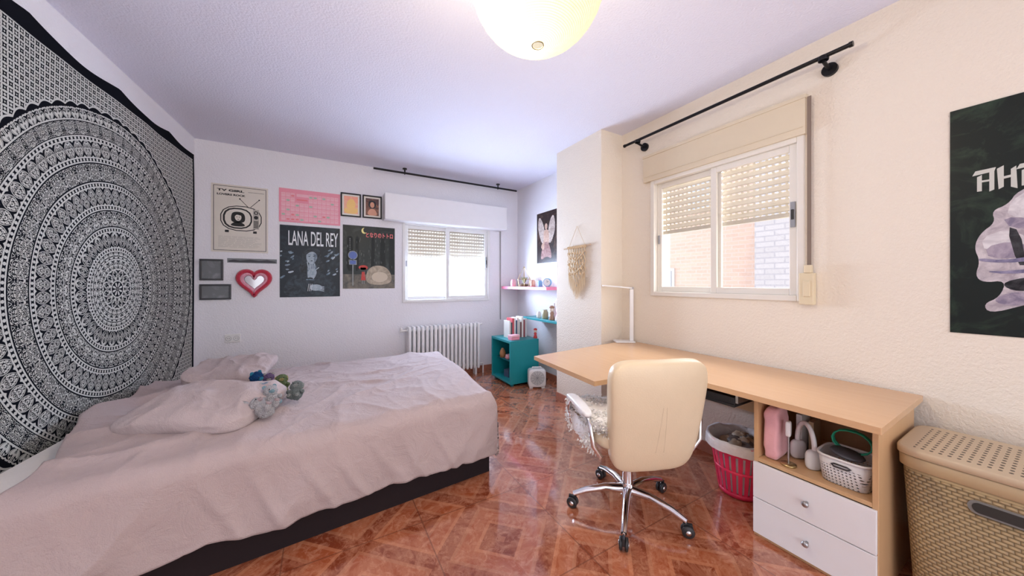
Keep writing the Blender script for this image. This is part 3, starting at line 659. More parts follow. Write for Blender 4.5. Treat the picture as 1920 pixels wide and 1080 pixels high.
pillow((-.545,3.06,.595),-.20,.46,.38,.12,5,'mauve pillow resting behind the other pillow',.16)
def plush(lab,loc,s,rz,col,col2,ears='round',tilt=0):
    P=thing('plush_toy',lab,'plush toy',loc,group='plush toys on the bed',rot=(tilt,0,rz))
    m1=fabric('plush_'+str(len(bpy.data.materials)),col,b=1,bs=240,sheen=0,var=.25,scale=70,rough=1,fine=.8); m2=fabric('plush_'+str(len(bpy.data.materials)),col2,b=1,bs=240,sheen=0,var=.2,scale=70,rough=1,fine=.8)
    sd=loc[0]*50+loc[1]*30
    F=lambda p:p*(1+.16*NZ(p.x*70+sd,p.y*70,p.z*70)+.10*NZ(p.x*180,p.y*180+sd,p.z*180))
    MB().sup((0,0,.45*s),(.44*s,.40*s,.47*s),fn=F,nu=48,nv=28).make('body',m1,P)
    MB().sup((0,-.08*s,1.02*s),(.40*s,.36*s,.36*s),fn=F,nu=48,nv=28).sup((0,-.38*s,.96*s),(.17*s,.12*s,.13*s),mi=1,fn=F).make('head',[m1,m2],P)
    for sx in (-1,1):
        if ears=='long': MB().sup((sx*.20*s,0,1.50*s),(.12*s,.07*s,.34*s),fn=F).make('ear',m1,P)
        elif ears=='round': MB().sup((sx*.28*s,-.02*s,1.31*s),(.13*s,.08*s,.13*s),fn=F).make('ear',m2,P)
        else: MB().sup((sx*.36*s,.0*s,1.02*s),(.10*s,.10*s,.22*s),fn=F).make('ear',m2,P)
        MB().sup((sx*.42*s,-.18*s,.55*s),(.15*s,.26*s,.15*s),fn=F).make('arm',m1,P)
        MB().sup((sx*.26*s,-.42*s,.16*s),(.17*s,.30*s,.16*s),fn=F).sup((sx*.26*s,-.66*s,.17*s),(.13*s,.06*s,.13*s),mi=1,fn=F).make('leg',[m1,m2],P)
        MB().sup((sx*.15*s,-.42*s,1.08*s),(.035*s,.03*s,.04*s)).make('eye',M['blackp'],P)
    return P
plush('white bunny plush lying on the duvet beside the pillow',(-.215,2.04,.575),.090,.9,(.72,.70,.71),(.66,.50,.51),'long',-1.2)
plush('white plush toy with blue muzzle in the pile',(-.225,2.16,.570),.082,.4,(.70,.69,.71),(.34,.54,.62),'round',-.4)
plush('deep blue round plush toy on the duvet',(-.33,2.41,.59),.088,.9,(.010,.07,.21),(.04,.28,.42),'round')
plush('grey knitted plush toy on the duvet',(-.13,2.24,.565),.078,-.2,(.27,.31,.30),(.42,.44,.42),'drop',-.6)
plush('soft green knitted plush toy with yellow muzzle',(-.205,2.40,.575),.076,.1,(.20,.26,.12),(.50,.40,.16),'drop',-.3)
plush('light blue plush toy between the other plushes',(-.27,2.29,.580),.068,.4,(.38,.50,.62),(.70,.70,.72),'round',.0)
plush('purple and white plush toy tucked in the pile',(-.28,2.52,.575),.072,.1,(.27,.18,.34),(.70,.66,.62),'round',.1)
# ------------------------------------------------------------------ desk
z0,z1=.680,.706
out=[(2.418,.375),(2.418,2.085),(1.315,1.965),(1.255,1.30),(1.60,1.275)]
for i in range(1,8):
    a=pi/2*i/8; out.append((1.60+.135*math.sin(a),1.14+.135*math.cos(a)))
out+=[(1.745,1.12),(1.745,.365)]
DK=thing('desk','L shaped beech laminate corner desk against the wall','desk',(2.0,1.2,0))
MB().prism([(p[0]-2.0,p[1]-1.2) for p in out],z0,z1,0).make('desktop',M['beech'],DK,bevel=.003)
MB().cyl((-.05,.42,0),(-.05,.42,z0),.025,n=16,mi=0).cyl((-.05,.42,0),(-.05,.42,.01),.04,n=16).make('leg',M['steel'],DK)
MB().box((.39,-.30,.40),(.405,.90,z0)).make('back_panel',M['beechz'],DK)
MB().box((-.20,-.32,.60),(.15,.12,.615)).box((-.20,-.32,.615),(-.19,.12,.65)).make('keyboard_tray',M['blackp'],DK,bevel=.003)
for yy in (-.33,.13): MB().box((-.20,yy-.006,.625),(.20,yy+.006,z0)).make('tray_rail',M['steel'],DK)
cx0,cx1,cy0,cy1=1.84,2.36,.392,.812
CB=thing('drawer_cabinet','beech cabinet with open shelf and two white drawers','cabinet',(cx0,(cy0+cy1)/2,0))
hw=(cy1-cy0)/2; dp=cx1-cx0; t_=.018
mb=MB().box((0,-hw,0),(dp,-hw+t_,.679)).box((0,hw-t_,0),(dp,hw,.679)).box((.0,-hw+t_,.661),(dp,hw-t_,.679)).box((0,-hw+t_,.362),(dp,hw-t_,.380)).box((dp-.01,-hw+t_,0),(dp,hw-t_,.661)).box((0,-hw+t_,0),(dp-.01,hw-t_,.018))
mb.make('carcass',M['beechz'],CB,bevel=.0015)
for za,zb in ((.02,.188),(.192,.360)):
    dr=MB().box((-.016,-hw+.003,za),(-.001,hw-.003,zb)).make('drawer',M['white'],CB,bevel=.002)
    MB().lathe([(.001,0),(.006,0),(.006,.014),(.012,.018),(.013,.024),(.009,.029),(.001,.030)],16,0,TR(-.016,-.0,(za+zb)/2)@RY(-R90)).make('knob',M['steel'],dr)
sz=.380
MB().sup((0,0,.125),(.075,.030,.125),.35,.35,0,40,24,fn=lambda p:Vector((p.x,p.y+.003*math.sin(p.z*90),p.z))).make('pink_pouch',fabric('pink_quilted_fabric',(.80,.42,.44)),None,(1.93,.755,sz),.05,label='pink quilted pouch standing on the cabinet shelf',category='pouch')
MB().box((-.05,-.012,0),(.05,.012,.20)).make('white_box',M['whitepl'],None,(2.09,.705,sz),0,bevel=.004,label='slim white storage box on the cabinet shelf',category='box')
MB().box((-.05,-.010,0),(.05,.010,.17)).make('notebook',C('kraft_cover',(.50,.36,.22)),None,(2.12,.670,sz),.05,bevel=.002,label='brown covered notebook standing on the cabinet shelf',category='notebook')
HB=thing('headphones','white over ear headphones standing on the cabinet shelf','headphones',(1.97,.655,sz),.9)
MB().tube([(.055*math.cos(a),0,.09+.10*math.sin(a)) for a in [pi*k/16 for k in range(17)]],.010,10).make('headband',M['whitepl'],HB)
for sxx in (-1,1): MB().sup((sxx*.050,0,.045),(.018,.034,.045),.6,.9).make('ear_cup',C('pale_grey_cup',(.70,.69,.68)),HB)
HN=thing('device_stand','small white upright device with metal stem','device',(1.885,.690,sz),.2)
MB().lathe([(.001,0),(.030,0),(.030,.008),(.001,.008)],24).make('stand_base',C('brass',(.55,.42,.2),.3,metal=.9),HN)
MB().cyl((0,0,.008),(0,0,.16),.004,n=8).make('stem',M['steel'],HN); MB().sup((0,0,.17),(.018,.010,.035),.4,.4).make('head',M['whitepl'],HN)
def basket_mat():
    t=NT('perforated_white_plastic'); o=t.obj(); x,y,z=t.sep(o)
    u=t.m('ADD',x,y)
    fx=t.m('SUBTRACT',t.m('FRACT',t.m('DIVIDE',t.m('ADD',u,5),.012)),.5); fz=t.m('SUBTRACT',t.m('FRACT',t.m('DIVIDE',z,.012)),.5)
    d=t.m('SQRT',t.m('ADD',t.m('MULTIPLY',fx,fx),t.m('MULTIPLY',fz,fz))); hole=t.m('MULTIPLY',t.m('LESS_THAN',d,.27),t.m('LESS_THAN',z,.078))
    t.pbr((.76,.75,.74),.4,alpha=t.m('SUBTRACT',1,hole)); return t.mat
BK=thing('storage_basket','white perforated plastic basket holding cables on the shelf','basket',(1.955,.505,sz))
def rring(rx,ry,z,n=40,e=.5):
    o=[]
    for i in range(n):
        t=2*pi*i/n; c,s_=math.cos(t),math.sin(t); o.append((rx*math.copysign(abs(c)**e,c),ry*math.copysign(abs(s_)**e,s_),z))
    return o
def loft(mb,rings,mi=0,cap=False,T=None,capmi=None):
    n=len(rings[0]); vs=[p for r in rings for p in r]; fs=[]
    for i in range(len(rings)-1):
        for j in range(n): fs.append((i*n+j,i*n+(j+1)%n,(i+1)*n+(j+1)%n,(i+1)*n+j))
    mb.add(vs,fs,mi,True,T)
    if cap: mb.add(rings[0],[tuple(range(n))[::-1]],mi,False,T)
    return mb
loft(MB(),[rring(.072,.068,.0),rring(.078,.075,.004),rring(.09,.086,.11)],0,True).make('basket_wall',basket_mat(),BK,solid=.002)
MB().tube(rring(.091,.087,.113),.005,8,closed=True).make('rim',M['whitepl'],BK)
MB().tube([(-.091,-.03,.088),(-.096,-.02,.094),(-.096,.02,.094),(-.091,.03,.088),(-.096,.02,.082),(-.096,-.02,.082)],.003,6,closed=True).make('handle',M['blackp'],BK)
MB().lathe([(.001,0),(.05,0),(.055,.006),(.05,.012),(.001,.012)],28,0,TR(-.02,0,.118)@RX(.15)).make('plate',C('grey_disc',(.10,.10,.11)),BK)
cab=[]
for i in range(80):
    a=i*.42; cab.append((.02+.012*math.sin(a*.13),.062*math.cos(a)-.005,.165+.048*math.sin(a)))
MB().tube(cab,.003,6).make('cable',C('green_cable',(.02,.38,.22)),BK)
WB=thing('waste_basket','raspberry red slotted plastic waste basket with liner','waste basket',(2.14,1.02,0))
mb=MB(); n=26; Hh=.32; rb,rt=.105,.155
mb.lathe([(.001,.004),(rb,.004),(rb+.003,.03),(rb,.03),(.001,.01)],40)
for i in range(n):
    a=2*pi*i/n; d=.019
    for (za,zb) in ((.03,.15),(.16,.255)):
        ra=rb+(rt-rb)*za/Hh; rb2=rb+(rt-rb)*zb/Hh
        vs=[]
        for r,z in ((ra,za),(rb2,zb)):
            for aa in (a-d*4.2,a+d*4.2): 
                vs+=[(r*math.cos(aa),r*math.sin(aa),z),((r-.003)*math.cos(aa),(r-.003)*math.sin(aa),z)]
        mb.add(vs,[(0,2,6,4),(1,5,7,3),(0,4,5,1),(2,3,7,6)],0)
f=lambda z:rb+(rt-rb)*z/Hh
mb.lathe([(f(.148),.148),(f(.163)+.001,.163),(f(.163)-.003,.163),(f(.148)-.003,.148),(f(.148),.148)],40)
mb.lathe([(f(.25),.25),(f(.315),.315),(rt+.014,.32),(rt+.014,.312),(f(.31)-.004,.308),(f(.25)-.004,.25),(f(.25),.25)],40)
mb.make('basket_body',M['red'],WB)
mb=MB(); prof=[(.09,.02),(.10,.1),(.125,.2),(.140,.30),(.150,.325),(.166,.332),(.172,.31),(.175,.27)]
mb.lathe(prof,60); mb.v=[Vector((p.x,p.y,p.z))+Vector((0,0,.010*NZ(p.x*30,p.y*30,p.z*20))) for p in mb.v]
mb.make('bin_liner',M['bag'],WB)
mb=MB()
for k in range(9):
    a=k*2.4; r=.07*math.sqrt(k/9); mb.sup((r*math.cos(a),r*math.sin(a),.27+.01*(k%3)),(.045,.04,.035),.7,.7,k%2,14,8,fn=lambda p:p*(1+.3*NZ(p.x*60,p.y*60,p.z*60+k)))
mb.make('crumpled_paper',[C('brown_litter',(.42,.28,.18)),C('dark_litter',(.16,.12,.10))],WB)
DL=thing('desk_lamp','white folding LED desk lamp standing on the desk','desk lamp',(2.32,2.035,z1),-.6)
MB().box((-.085,-.055,0),(.085,.055,.012)).make('lamp_base',M['whitepl'],DL,bevel=.005)
MB().box((.045,-.012,.012),(.078,.0,.47)).make('lamp_post',M['whitepl'],DL,bevel=.004)
MB().cyl((.045,-.006,.475),(.078,-.006,.475),.010,n=14).make('hinge',M['steel'],DL)
MB().box((-.19,-.02,-.006),(.062,.012,.006),0).make('lamp_head',M['whitepl'],DL,loc=(0,0,.482),bevel=.003).rotation_euler=(0,.09,0)
# ------------------------------------------------------------------ office chair
CA=math.radians(-22)
OC=thing('office_chair','cream faux leather office chair with chrome star base','office chair',(1.44,1.24,0),CA)
for k in range(5):
    a=math.radians(1.5+22+72*k); c,s_=math.cos(a),math.sin(a)
    mb=MB(); pts=[(.03*c,.03*s_,.115),(.12*c,.12*s_,.118),(.22*c,.22*s_,.098),(.29*c,.29*s_,.072)]
    mb.tube(pts,[.024,.019,.016,.013],12).cyl((.285*c,.285*s_,.075),(.285*c,.285*s_,.045),.008,n=10)
    lg=mb.make('base_leg',M['chrome'],OC)
    T=TR(.295*c,.295*s_,.029)@RZ(a+R90+.5*math.sin(k*2.1))
    mb=MB()
    for sd in (-1,1):
        mb.lathe([(.001,0),(.020,0),(.028,.003),(.029,.010),(.024,.014),(.001,.015)],22,0,T@TR(sd*.006,0,0)@RY(R90*sd))
        mb.lathe([(.001,.0),(.012,.0),(.012,.002),(.001,.003)],16,1,T@TR(sd*.021,0,0)@RY(R90*sd))
    mb.box((-.006,-.020,.0),(.006,.020,.034),0,T)
    mb.make('caster',[M['blackp'],M['chrome']],lg)
MB().cyl((0,0,.085),(0,0,.15),.036,.030,20).cyl((0,0,.15),(0,0,.30),.026,n=18).cyl((0,0,.30),(0,0,.40),.016,n=14).make('gas_lift',M['chrome'],OC)
MB().box((-.10,-.13,.385),(.10,.13,.41)).cyl((.05,.05,.395),(.24,.08,.385),.005,n=8).make('seat_plate',M['blackp'],OC,bevel=.005)
MB().sup((0,.02,.450),(.255,.25,.05),.5,.4,0,48,20,fn=lambda p:Vector((p.x,p.y,p.z+.03*(p.x/.25)**2-.03*max(p.y/.25,0)**3))).make('seat',M['leather'],OC)
def bk(p):
    v=(p.y+.27)/.54
    x=p.x*(.84+.17*v)
    th=p.z*(1.0+.15*math.sin(v*pi)); 
    if p.z>0: th*=1.3
    curve=.35*x*x+.05*(v-.35)**2
    return Vector((x,p.y,th+curve))
BT=TR(0.012,-.262,.600)@RX(math.radians(12))@RX(R90)@Matrix.Scale(-1,4,(0,0,1))
mb=MB().sup((0,0,0),(.245,.275,.040),.45,.33,0,72,28,T=BT,fn=bk)
mb.f=[f_[::-1] for f_ in mb.f]
BKR=mb.make('backrest',M['leather'],OC)
mb=MB()
for sxx in (-.022,.024): mb.tube([BT@(bk(Vector((sxx*(1-.6*k/8)+.005,-.15+.23*k/8,-.0385)))) for k in range(9)],.0018,6)
mb.make('back_seam',M['seam'],BKR)
for sd in (-1,1):
    ar=MB().tube([(sd*.235,-.19,.40),(sd*.275,-.20,.46),(sd*.285,-.19,.55),(sd*.285,-.14,.588),(sd*.285,.02,.590),(sd*.285,.10,.575),(sd*.285,.14,.52),(sd*.272,.13,.44),(sd*.23,.10,.40)],.011,12).make('armrest',M['chrome'],OC)
    MB().sup((sd*.285,-.02,.603),(.028,.15,.014),.5,.5,0,28,12,fn=lambda p:Vector((p.x,p.y,p.z-.5*p.y*p.y))).make('arm_pad',M['whitepl'],ar)
random.seed(11)
mb=MB()
def sk_(p): return Vector((p.x,p.y,p.z+.03*(p.x/.25)**2-.02*max(p.y/.25,0)**2))+Vector((NZ(p.x*20,p.y*20)*.01,NZ(p.y*20,p.x*20,3)*.01,NZ(p.x*16,p.y*16,p.z*16)*.012))
mb.sup((0,.035,.508),(.270,.262,.036),.6,.45,0,60,20,fn=sk_)
sk_pts=[]
for i in range(61):
    a=-.5+ (pi+1.0)*i/60
    c_,s_=math.cos(a),math.sin(a)
    sk_pts.append((.268*math.copysign(abs(c_)**.45,c_),.035+.262*math.copysign(abs(s_)**.45,s_)))
vs=[];fs=[]
for i,(x,y) in enumerate(sk_pts):
    for k in range(5):
        q=k/4; vs.append((x*(1+.03*math.sin(q*pi)),y*(1+.02*math.sin(q*pi)),.51-.10*q+.02*NZ(i*.4,q*2)*q))
for i in range(60):
    for k in range(4):
        a=i*5+k; fs.append((a,a+1,a+6,a+5))
mb.add(vs,fs,0,True)
base=list(mb.v)
for k in range(9000):
    p=Vector(random.choice(base)); nrm=(p-Vector((0,.03,.45))); nrm=Vector((nrm.x,nrm.y,nrm.z*2)).normalized()
    L=random.uniform(.008,.015); p+=Vector((random.uniform(-.016,.016),random.uniform(-.016,.016),random.uniform(-.014,.012)))
    d=(nrm+Vector((random.uniform(-.6,.6),random.uniform(-.6,.6),random.uniform(-.8,.1)))).normalized()
    side=d.cross(Vector((random.random(),random.random(),random.random()))).normalized()*.006
    mb.add([p-side,p+side,p+d*L*.6+side*.7,p+d*L+Vector((0,0,-.003))],[(0,1,2),(0,2,3)],0,True)
mb.make('sheepskin_throw',M['fur'],None,(1.44,1.24,0),CA,label='fluffy white sheepskin throw covering the chair seat',category='throw')
# ------------------------------------------------------------------ laundry hamper
def weave(name,col,dark,holes):
    t=NT(name); o=t.obj(); x,y,z=t.sep(o)
    if holes:
        fx=t.m('SUBTRACT',t.m('FRACT',t.m('DIVIDE',t.m('ADD',x,5),.030)),.5); fz=t.m('SUBTRACT',t.m('FRACT',t.m('DIVIDE',t.m('ADD',y,5),.021)),.5)
        d=t.m('SQRT',t.m('ADD',t.m('MULTIPLY',fx,fx),t.m('MULTIPLY',fz,fz))); h=t.m('SUBTRACT',1,t.m('LESS_THAN',d,.24))
        ins=t.m('MULTIPLY',t.m('LESS_THAN',t.m('ABSOLUTE',x),.165),t.m('LESS_THAN',t.m('ABSOLUTE',y),.262))
        h=t.m('SUBTRACT',1,t.m('MULTIPLY',t.m('SUBTRACT',1,h),ins))
    else:
        u=t.m('ADD',x,y)
        row=t.m('DIVIDE',z,.013); par=t.m('MULTIPLY',t.m('FLOOR',t.m('MULTIPLY',t.m('FRACT',t.m('MULTIPLY',row,.5)),2)),.5)
        a=t.m('ABSOLUTE',t.m('SINE',t.m('MULTIPLY',t.m('ADD',t.m('DIVIDE',u,.024),par),pi))); b=t.m('ABSOLUTE',t.m('SINE',t.m('MULTIPLY',row,pi)))
        h=t.m('MULTIPLY',t.m('POWER',a,.4),t.m('POWER',b,.5))
        inb=t.m('LESS_THAN',z,.505); h=t.m('MAXIMUM',h,t.m('SUBTRACT',1,inb))
    c=t.mix(h,dark,col); t.pbr(c,.45,0,t.bump(h,.7,.006)); return t.mat
HP=thing('laundry_hamper','tall taupe woven plastic laundry hamper with perforated lid','laundry hamper',(2.155,.072,0))
hb=weave('woven_taupe_plastic',(.47,.34,.18),(.13,.085,.04),False); hl=weave('perforated_taupe_lid',(.55,.43,.29),(.08,.055,.035),True); hs=C('taupe_plastic',(.48,.36,.21),.4)
mb=MB(); loft(mb,[rring(.170,.262,.0,64,.24),rring(.174,.268,.02,64,.24),rring(.194,.294,.53,64,.24)],0,True)
mb.make('hamper_body',hb,HP,solid=.004)
mb=MB(); loft(mb,[rring(.195,.295,.515,64,.24),rring(.200,.302,.52,64,.24),rring(.202,.303,.560,64,.24),rring(.198,.298,.564,64,.24)],0); mb.make('hamper_collar',hs,HP)
mb=MB()
loft(mb,[rring(.203,.304,.565,64,.24),rring(.206,.308,.567,64,.24),rring(.206,.308,.586,64,.24),rring(.203,.305,.591,64,.24),rring(.199,.300,.592,64,.24)],0); rr=rring(.199,.300,.592,64,.24); mb.add(rr,[tuple(range(64))],0)
mb.make('lid',hl,HP)
def slot(mb,L,r,mi,T):
    pts=[]
    for i in range(24):
        a=2*pi*i/24; pts.append((math.copysign(L,math.cos(a))+r*math.cos(a),r*math.sin(a)))
    mb.prism([(x,y) for x,y in pts],0,.004,mi,T)
mb=MB(); Tt=TR(-.193,.05,.455)@RZ(-R90)@RX(R90); slot(mb,.060,.024,0,Tt); slot(mb,.057,.017,1,Tt@TR(0,0,.002))
mb.make('handle_slot',[C('slot_rim',(.20,.20,.19),.4),C('slot_dark',(.03,.028,.025),.7)],HP)
MB().box((-.12,-.06,.591),(-.075,-.01,.595)).make('lid_grip',C('slot_dark',(.05,.045,.04)),HP,bevel=.002)
# ------------------------------------------------------------------ teal cube, shelves and ornaments
TC=thing('cube_shelf','teal lacquered cube bedside shelf with open side','shelf unit',(1.92,3.36,0))
w,d,h=.40,.50,.54; t_=.03
MB().box((0,0,0.03),(w,t_,h)).box((0,d-t_,.03),(w,d,h)).box((0,t_,h-t_),(w,d-t_,h)).box((0,t_,.03),(w,d-t_,.03+t_)).box((w-t_,t_,.03+t_),(w,d-t_,h-t_),0).make('carcass',M['teal'],TC,bevel=.003)
MB().box((.06,t_,.27),(w-t_,d-t_,.285)).make('inner_shelf',M['tealdark'],TC)
for fx_ in (.03,w-.06):
    for fy_ in (.03,d-.06): MB().box((fx_,fy_,0),(fx_+.03,fy_+.03,.031)).make('foot',M['tealdark'],TC)
GP='books on the teal cube'
x=2.02
cols=[(.75,.72,.66),(.10,.10,.11),(.62,.10,.12),(.80,.78,.75),(.08,.14,.22),(.82,.70,.66),(.60,.62,.60),(.20,.08,.08),(.85,.83,.80),(.35,.10,.12),(.72,.75,.78)]
labs=['cream','black','red','ivory','navy blue','dusty pink','grey','dark maroon','white','wine red','pale blue']
for k,(c_,lb) in enumerate(zip(cols,labs)):
    bw=random.uniform(.016,.028); bh=random.uniform(.19,.26)
    b=thing('book',lb+' book standing in a row on the teal cube','book',(x,3.56,.54),group=GP)
    MB().box((0,0,0),(bw,.003,bh)).box((0,0,0),(.002,.15,bh)).box((bw-.002,0,0),(bw,.15,bh)).make('cover',C('book_'+lb.replace(' ','_'),c_,.5),b,bevel=.0008)
    MB().box((.002,.003,.003),(bw-.002,.147,bh-.004)).make('pages',C('page_paper',(.82,.78,.68)),b)
    x+=bw+.0015
PB=thing('jewellery_box','small pink box resting on the teal cube','box',(2.02,3.455,.54),.1)
MB().box((-.06,-.04,0),(.06,.04,.035)).make('box_base',pk,PB,bevel=.004); MB().box((-.062,-.042,.036),(.062,.042,.06)).make('lid',pk2,PB,bevel=.004)
MB().sup((0,0,.03),(.05,.05,.03),.6,.8,fn=lambda p:p*(1+.15*NZ(p.x*40,p.y*40,p.z*40))).make('pouch',C('rose_pouch',(.55,.25,.28)),None,(2.02,3.56,.285),0,label='small rose coloured pouch inside the teal cube',category='pouch')
MB().lathe([(.001,0),(.035,0),(.04,.05),(.03,.09),(.018,.10),(.018,.115),(.001,.115)],20).make('jar',C('amber_jar',(.45,.22,.10),.25),None,(2.0,3.70,.285),0,label='small amber jar on the cube inner shelf',category='jar')
MB().box((-.07,-.05,0),(.07,.05,.09)).make('storage_box',C('navy_box',(.05,.08,.14)),None,(2.06,3.60,.06),.1,bevel=.004,label='dark navy storage box at the bottom of the cube',category='box')
FH=thing('fan_heater','small white portable fan heater on the floor','heater',(2.20,3.23,0),-.45)
MB().sup((0,0,.115),(.105,.065,.105),.3,.3,0,40,20).make('housing',M['whitepl'],FH)
mb=MB()
for r in (.02,.035,.05,.065,.078): mb.tube([(r*math.cos(2*pi*i/28),-.068,.125+r*math.sin(2*pi*i/28)) for i in range(28)],.0022,5,closed=True)
for k in range(6):
    a=pi*k/6; mb.cyl((.078*math.cos(a),-.068,.125+.078*math.sin(a)),(-.078*math.cos(a),-.068,.125-.078*math.sin(a)),.0015,n=5)
mb.make('grille',C('heater_grille',(.30,.30,.31)),FH)
MB().tube([(-.06,0,.21),(-.05,0,.235),(.05,0,.235),(.06,0,.21)],.008,8).make('handle',M['whitepl'],FH)
for sxx in (-.07,.07): MB().box((sxx-.02,-.05,0),(sxx+.02,.05,.018)).make('foot',M['whitepl'],FH,bevel=.003)
MB().box((2.28,2.86,.765),(2.53,3.67,.792)).make('wall_shelf',M['teal'],None,bevel=.002,label='teal floating wall shelf in the alcove',category='shelf')
MB().box((2.245,3.10,1.142),(2.53,4.19,1.178)).make('wall_shelf',M['pinksh'],None,bevel=.002,label='pink floating wall shelf in the alcove',category='shelf')
def lathe_thing(name,lab,cat,loc,prof,mat,n=22,**k): return MB().lathe(prof,n).make(name,mat,None,loc,label=lab,category=cat,**k)
jar=[(.001,0),(.035,0),(.038,.01),(.038,.08),(.028,.095),(.028,.11),(.001,.11)]
PZ=1.178
for (yy,xx,sc,mt,lab) in ((4.0,2.33,1.0,pk2,'pink candle jar on the pink shelf'),(3.55,2.36,.9,C('rose_gold',(.72,.42,.32),.3,metal=.5),'rose gold candle tin on the pink shelf'),(3.36,2.34,.8,C('sky_blue',(.25,.48,.75)),'sky blue jar on the pink shelf'),(3.25,2.40,1.0,C('white_ceramic',(.82,.80,.78),.3),'white ceramic jar on the pink shelf')):
    lathe_thing('candle_jar',lab,'jar',(xx,yy,PZ),[(r*sc,z*sc*.9) for r,z in jar],mt)
GT=thing('terrarium','geometric glass terrarium with brass edges on shelf','terrarium',(2.37,3.78,PZ))
pts=[(.075*math.cos(a),.075*math.sin(a),.0) for a in [2*pi*i/6 for i in range(6)]]; pt2=[(p[0]*1.25,p[1]*1.25,.10) for p in pts]; ap=(0,0,.27)
mb=MB()
for i in range(6):
    for p,q in ((pts[i],pts[(i+1)%6]),(pt2[i],pt2[(i+1)%6]),(pts[i],pt2[i]),(pt2[i],ap)): mb.cyl(p,q,.003,n=6)
mb.make('brass_frame',C('brass',(.55,.42,.2),.3,metal=.9),GT)
mb=MB()
for k in range(40):
    a=random.uniform(0,2*pi); l=random.uniform(.04,.09); mb.tube([(0,0,.03),(l*.4*math.cos(a),l*.4*math.sin(a),.05+l*.6),(l*.6*math.cos(a),l*.6*math.sin(a),.05+l)],[.003,.006,.001],5)
mb.sup((0,0,.02),(.06,.06,.02),mi=1)
mb.make('dried_plant',[C('dried_green',(.35,.38,.22)),C('soil',(.2,.13,.08))],GT)
CK=thing('alarm_clock','small blue faced round clock on pink shelf','clock',(2.32,3.18,PZ),-1.0)
MB().cyl((0,-.015,.055),(0,.015,.055),.05,n=28).make('case',C('sky_blue',(.25,.48,.75)),CK); MB().cyl((0,-.0155,.055),(0,-.017,.055),.042,n=28).make('dial',M['whitepl'],CK)
MB().cyl((0,-.0175,.055),(.02,-.0175,.07),.002,n=6).cyl((0,-.0175,.055),(0,-.0175,.085),.0015,n=6).make('hand',M['blackp'],CK)
for sxx in (-.025,.025): MB().cyl((sxx,0,0),(sxx*.7,0,.02),.005,n=8).make('foot',M['steel'],CK)
TZ=.792
def figurine(lab,loc,s,c1,c2):
    F=thing('figurine',lab,'figurine',loc,group='ornaments on the teal shelf')
    MB().lathe([(.001,0),(.03*s,0),(.032*s,.01*s),(.018*s,.05*s),(.024*s,.075*s),(.01*s,.095*s)],18).make('body',C('fig_'+c1[0],c1[1]),F)
    MB().sup((0,0,.115*s),(.026*s,.026*s,.028*s)).make('head',C('fig_'+c2[0],c2[1]),F)
    MB().sup((0,0,.135*s),(.028*s,.028*s,.02*s)).make('hat',C('fig_'+c1[0],c1[1]),F)
figurine('white and red figurine on the teal shelf',(2.36,3.0,TZ),1.7,('white',(.8,.76,.74)),('cream',(.8,.66,.55)))
figurine('tall pale pink figurine on the teal shelf',(2.42,3.09,TZ),1.6,('pink',(.75,.42,.45)),('cream',(.8,.66,.55)))
figurine('small brown figurine on the teal shelf',(2.34,3.12,TZ),1.1,('brown',(.35,.2,.13)),('cream',(.8,.66,.55)))
figurine('small red hatted figurine beside the books',(2.31,3.42,.54),.8,('red',(.65,.06,.06)),('cream',(.8,.66,.55)))
lathe_thing('candle_jar','glass candle jar on the teal shelf','jar',(2.36,3.28,TZ),jar,C('olive_glass',(.38,.36,.22),.2))
lathe_thing('candle_jar','cream candle jar on the teal shelf','jar',(2.35,3.40,TZ),[(r*.8,z*.7) for r,z in jar],C('white_ceramic',(.82,.80,.78)))
lathe_thing('vase','white bottle vase on the teal shelf','vase',(2.44,3.20,TZ),[(.001,0),(.03,0),(.04,.04),(.035,.09),(.014,.14),(.012,.18),(.016,.19),(.012,.188)],C('white_ceramic',(.82,.80,.78)))
# macrame
MC=thing('macrame_hanging','cream cotton macrame hanging on wooden dowel','wall hanging',(2.163,2.46,1.57),-R90)
mcot=C('macrame_cotton',(.70,.53,.33),.9)
MB().cyl((-.19,-.02,0),(.19,-.02,.012),.007,n=10).make('dowel',C('dowel_wood',(.60,.42,.26)),MC)
MB().tube([(-.12,-.02,.0),(-.01,-.006,.21)],.002,5).tube([(.12,-.02,.01),(-.01,-.006,.21)],.002,5).make('hanging_cord',mcot,MC)
mb=MB(); nn=16
for i in range(nn):
    u=-1+2*i/(nn-1); xx=u*.125
    mb.sup((xx,-.022,.004),(.008,.013,.014),nu=8,nv=6)
    ln=.26+.14*(1-abs(u)); pts=[]
    for k in range(20):
        q=k/19; sw=.0085*math.sin(q*22+i*pi)*(1 if q<.62 else .2)
        pts.append((xx*(1-.10*q)+sw,-.022-.007*math.cos(q*22+i*pi),.005-ln*q))
    mb.tube(pts,.0036,6)
    for k in range(4):
        dxx=(k-1.5)*.004; bz=.005-ln
        mb.tube([(xx*.9+dxx,-.022,bz+.01),(xx*.88+dxx*1.5+.002*math.sin(i*3+k),-.020,bz-.05),(xx*.84+dxx*2+.004*math.sin(i*5+k*2),-.020,bz-.10-.02*random.random())],[.002,.002,.0012],5)
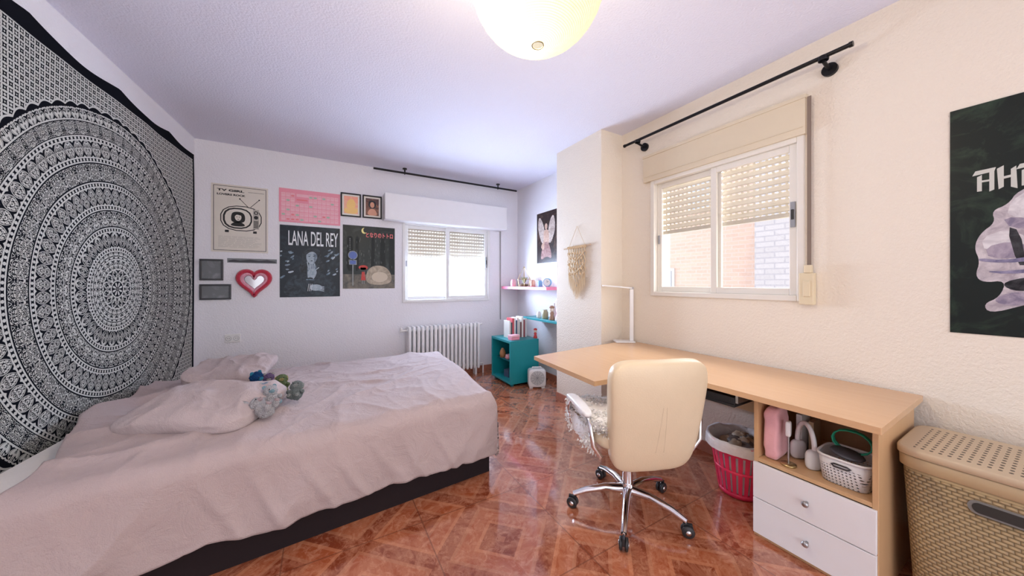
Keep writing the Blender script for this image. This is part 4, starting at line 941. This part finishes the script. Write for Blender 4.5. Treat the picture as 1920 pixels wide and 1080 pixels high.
for s_ in (-1,1):
    for r_ in range(2):
        mb.tube([(s_*.118,-.034,-.05-.11*r_),(s_*.06,-.034,-.095-.11*r_),(0,-.034,-.135-.11*r_)],.006,6)
for r_ in range(5):
    for i in range(6-(r_%2)):
        xx=-.10+.04*i+.02*(r_%2); zz=-.055-.05*r_; mb.sup((xx,-.032,zz),(.011,.008,.012),nu=10,nv=6)
mb.make('knotted_cords',mcot,MC)
# ------------------------------------------------------------------ lights
def area(name,loc,rot,sx_,sy_,e,col):
    l=bpy.data.lights.new(name,'AREA'); l.shape='RECTANGLE'; l.size=sx_; l.size_y=sy_; l.energy=e; l.color=col
    o=bpy.data.objects.new(name,l); o.location=loc; o.rotation_euler=rot; S.collection.objects.link(o); return o
area('window_daylight',(1.47,4.62,1.27),(-R90,0,0),1.15,.58,110,(.60,.74,1.0))
area('window_daylight_side',(2.95,1.32,1.95),(0,math.radians(50),0),.5,.95,20,(.95,.95,1.0))
l=bpy.data.lights.new('pendant_bulb','POINT'); l.energy=130; l.color=(1,.84,.60); l.shadow_soft_size=.05
o=bpy.data.objects.new('pendant_bulb',l); o.location=(LX+BO[0],LY+BO[1],LZ+BO[2]); S.collection.objects.link(o)
l=bpy.data.lights.new('sun','SUN'); l.energy=1.5; l.angle=.02; l.color=(1,.92,.82)
o=bpy.data.objects.new('sun',l); o.rotation_euler=Vector((-.19,-.19,1)).to_track_quat('Z','Y').to_euler(); S.collection.objects.link(o)
w=bpy.data.worlds.new('World'); S.world=w; w.use_nodes=True
bg=w.node_tree.nodes['Background']; bg.inputs[0].default_value=(.92,.93,1.0,1); bg.inputs[1].default_value=1.65
# ------------------------------------------------------------------ camera
cam=bpy.data.cameras.new('camera'); cam.sensor_width=36; cam.lens=36*620/1920; cam.shift_y=-10/1920; cam.clip_start=.03
co=bpy.data.objects.new('camera',cam); co.location=(0,0,1.23); co.rotation_euler=(R90,0,math.radians(-30)); S.collection.objects.link(co); S.camera=co
S.view_settings.view_transform='Standard'; S.view_settings.look='None'; S.view_settings.exposure=.62
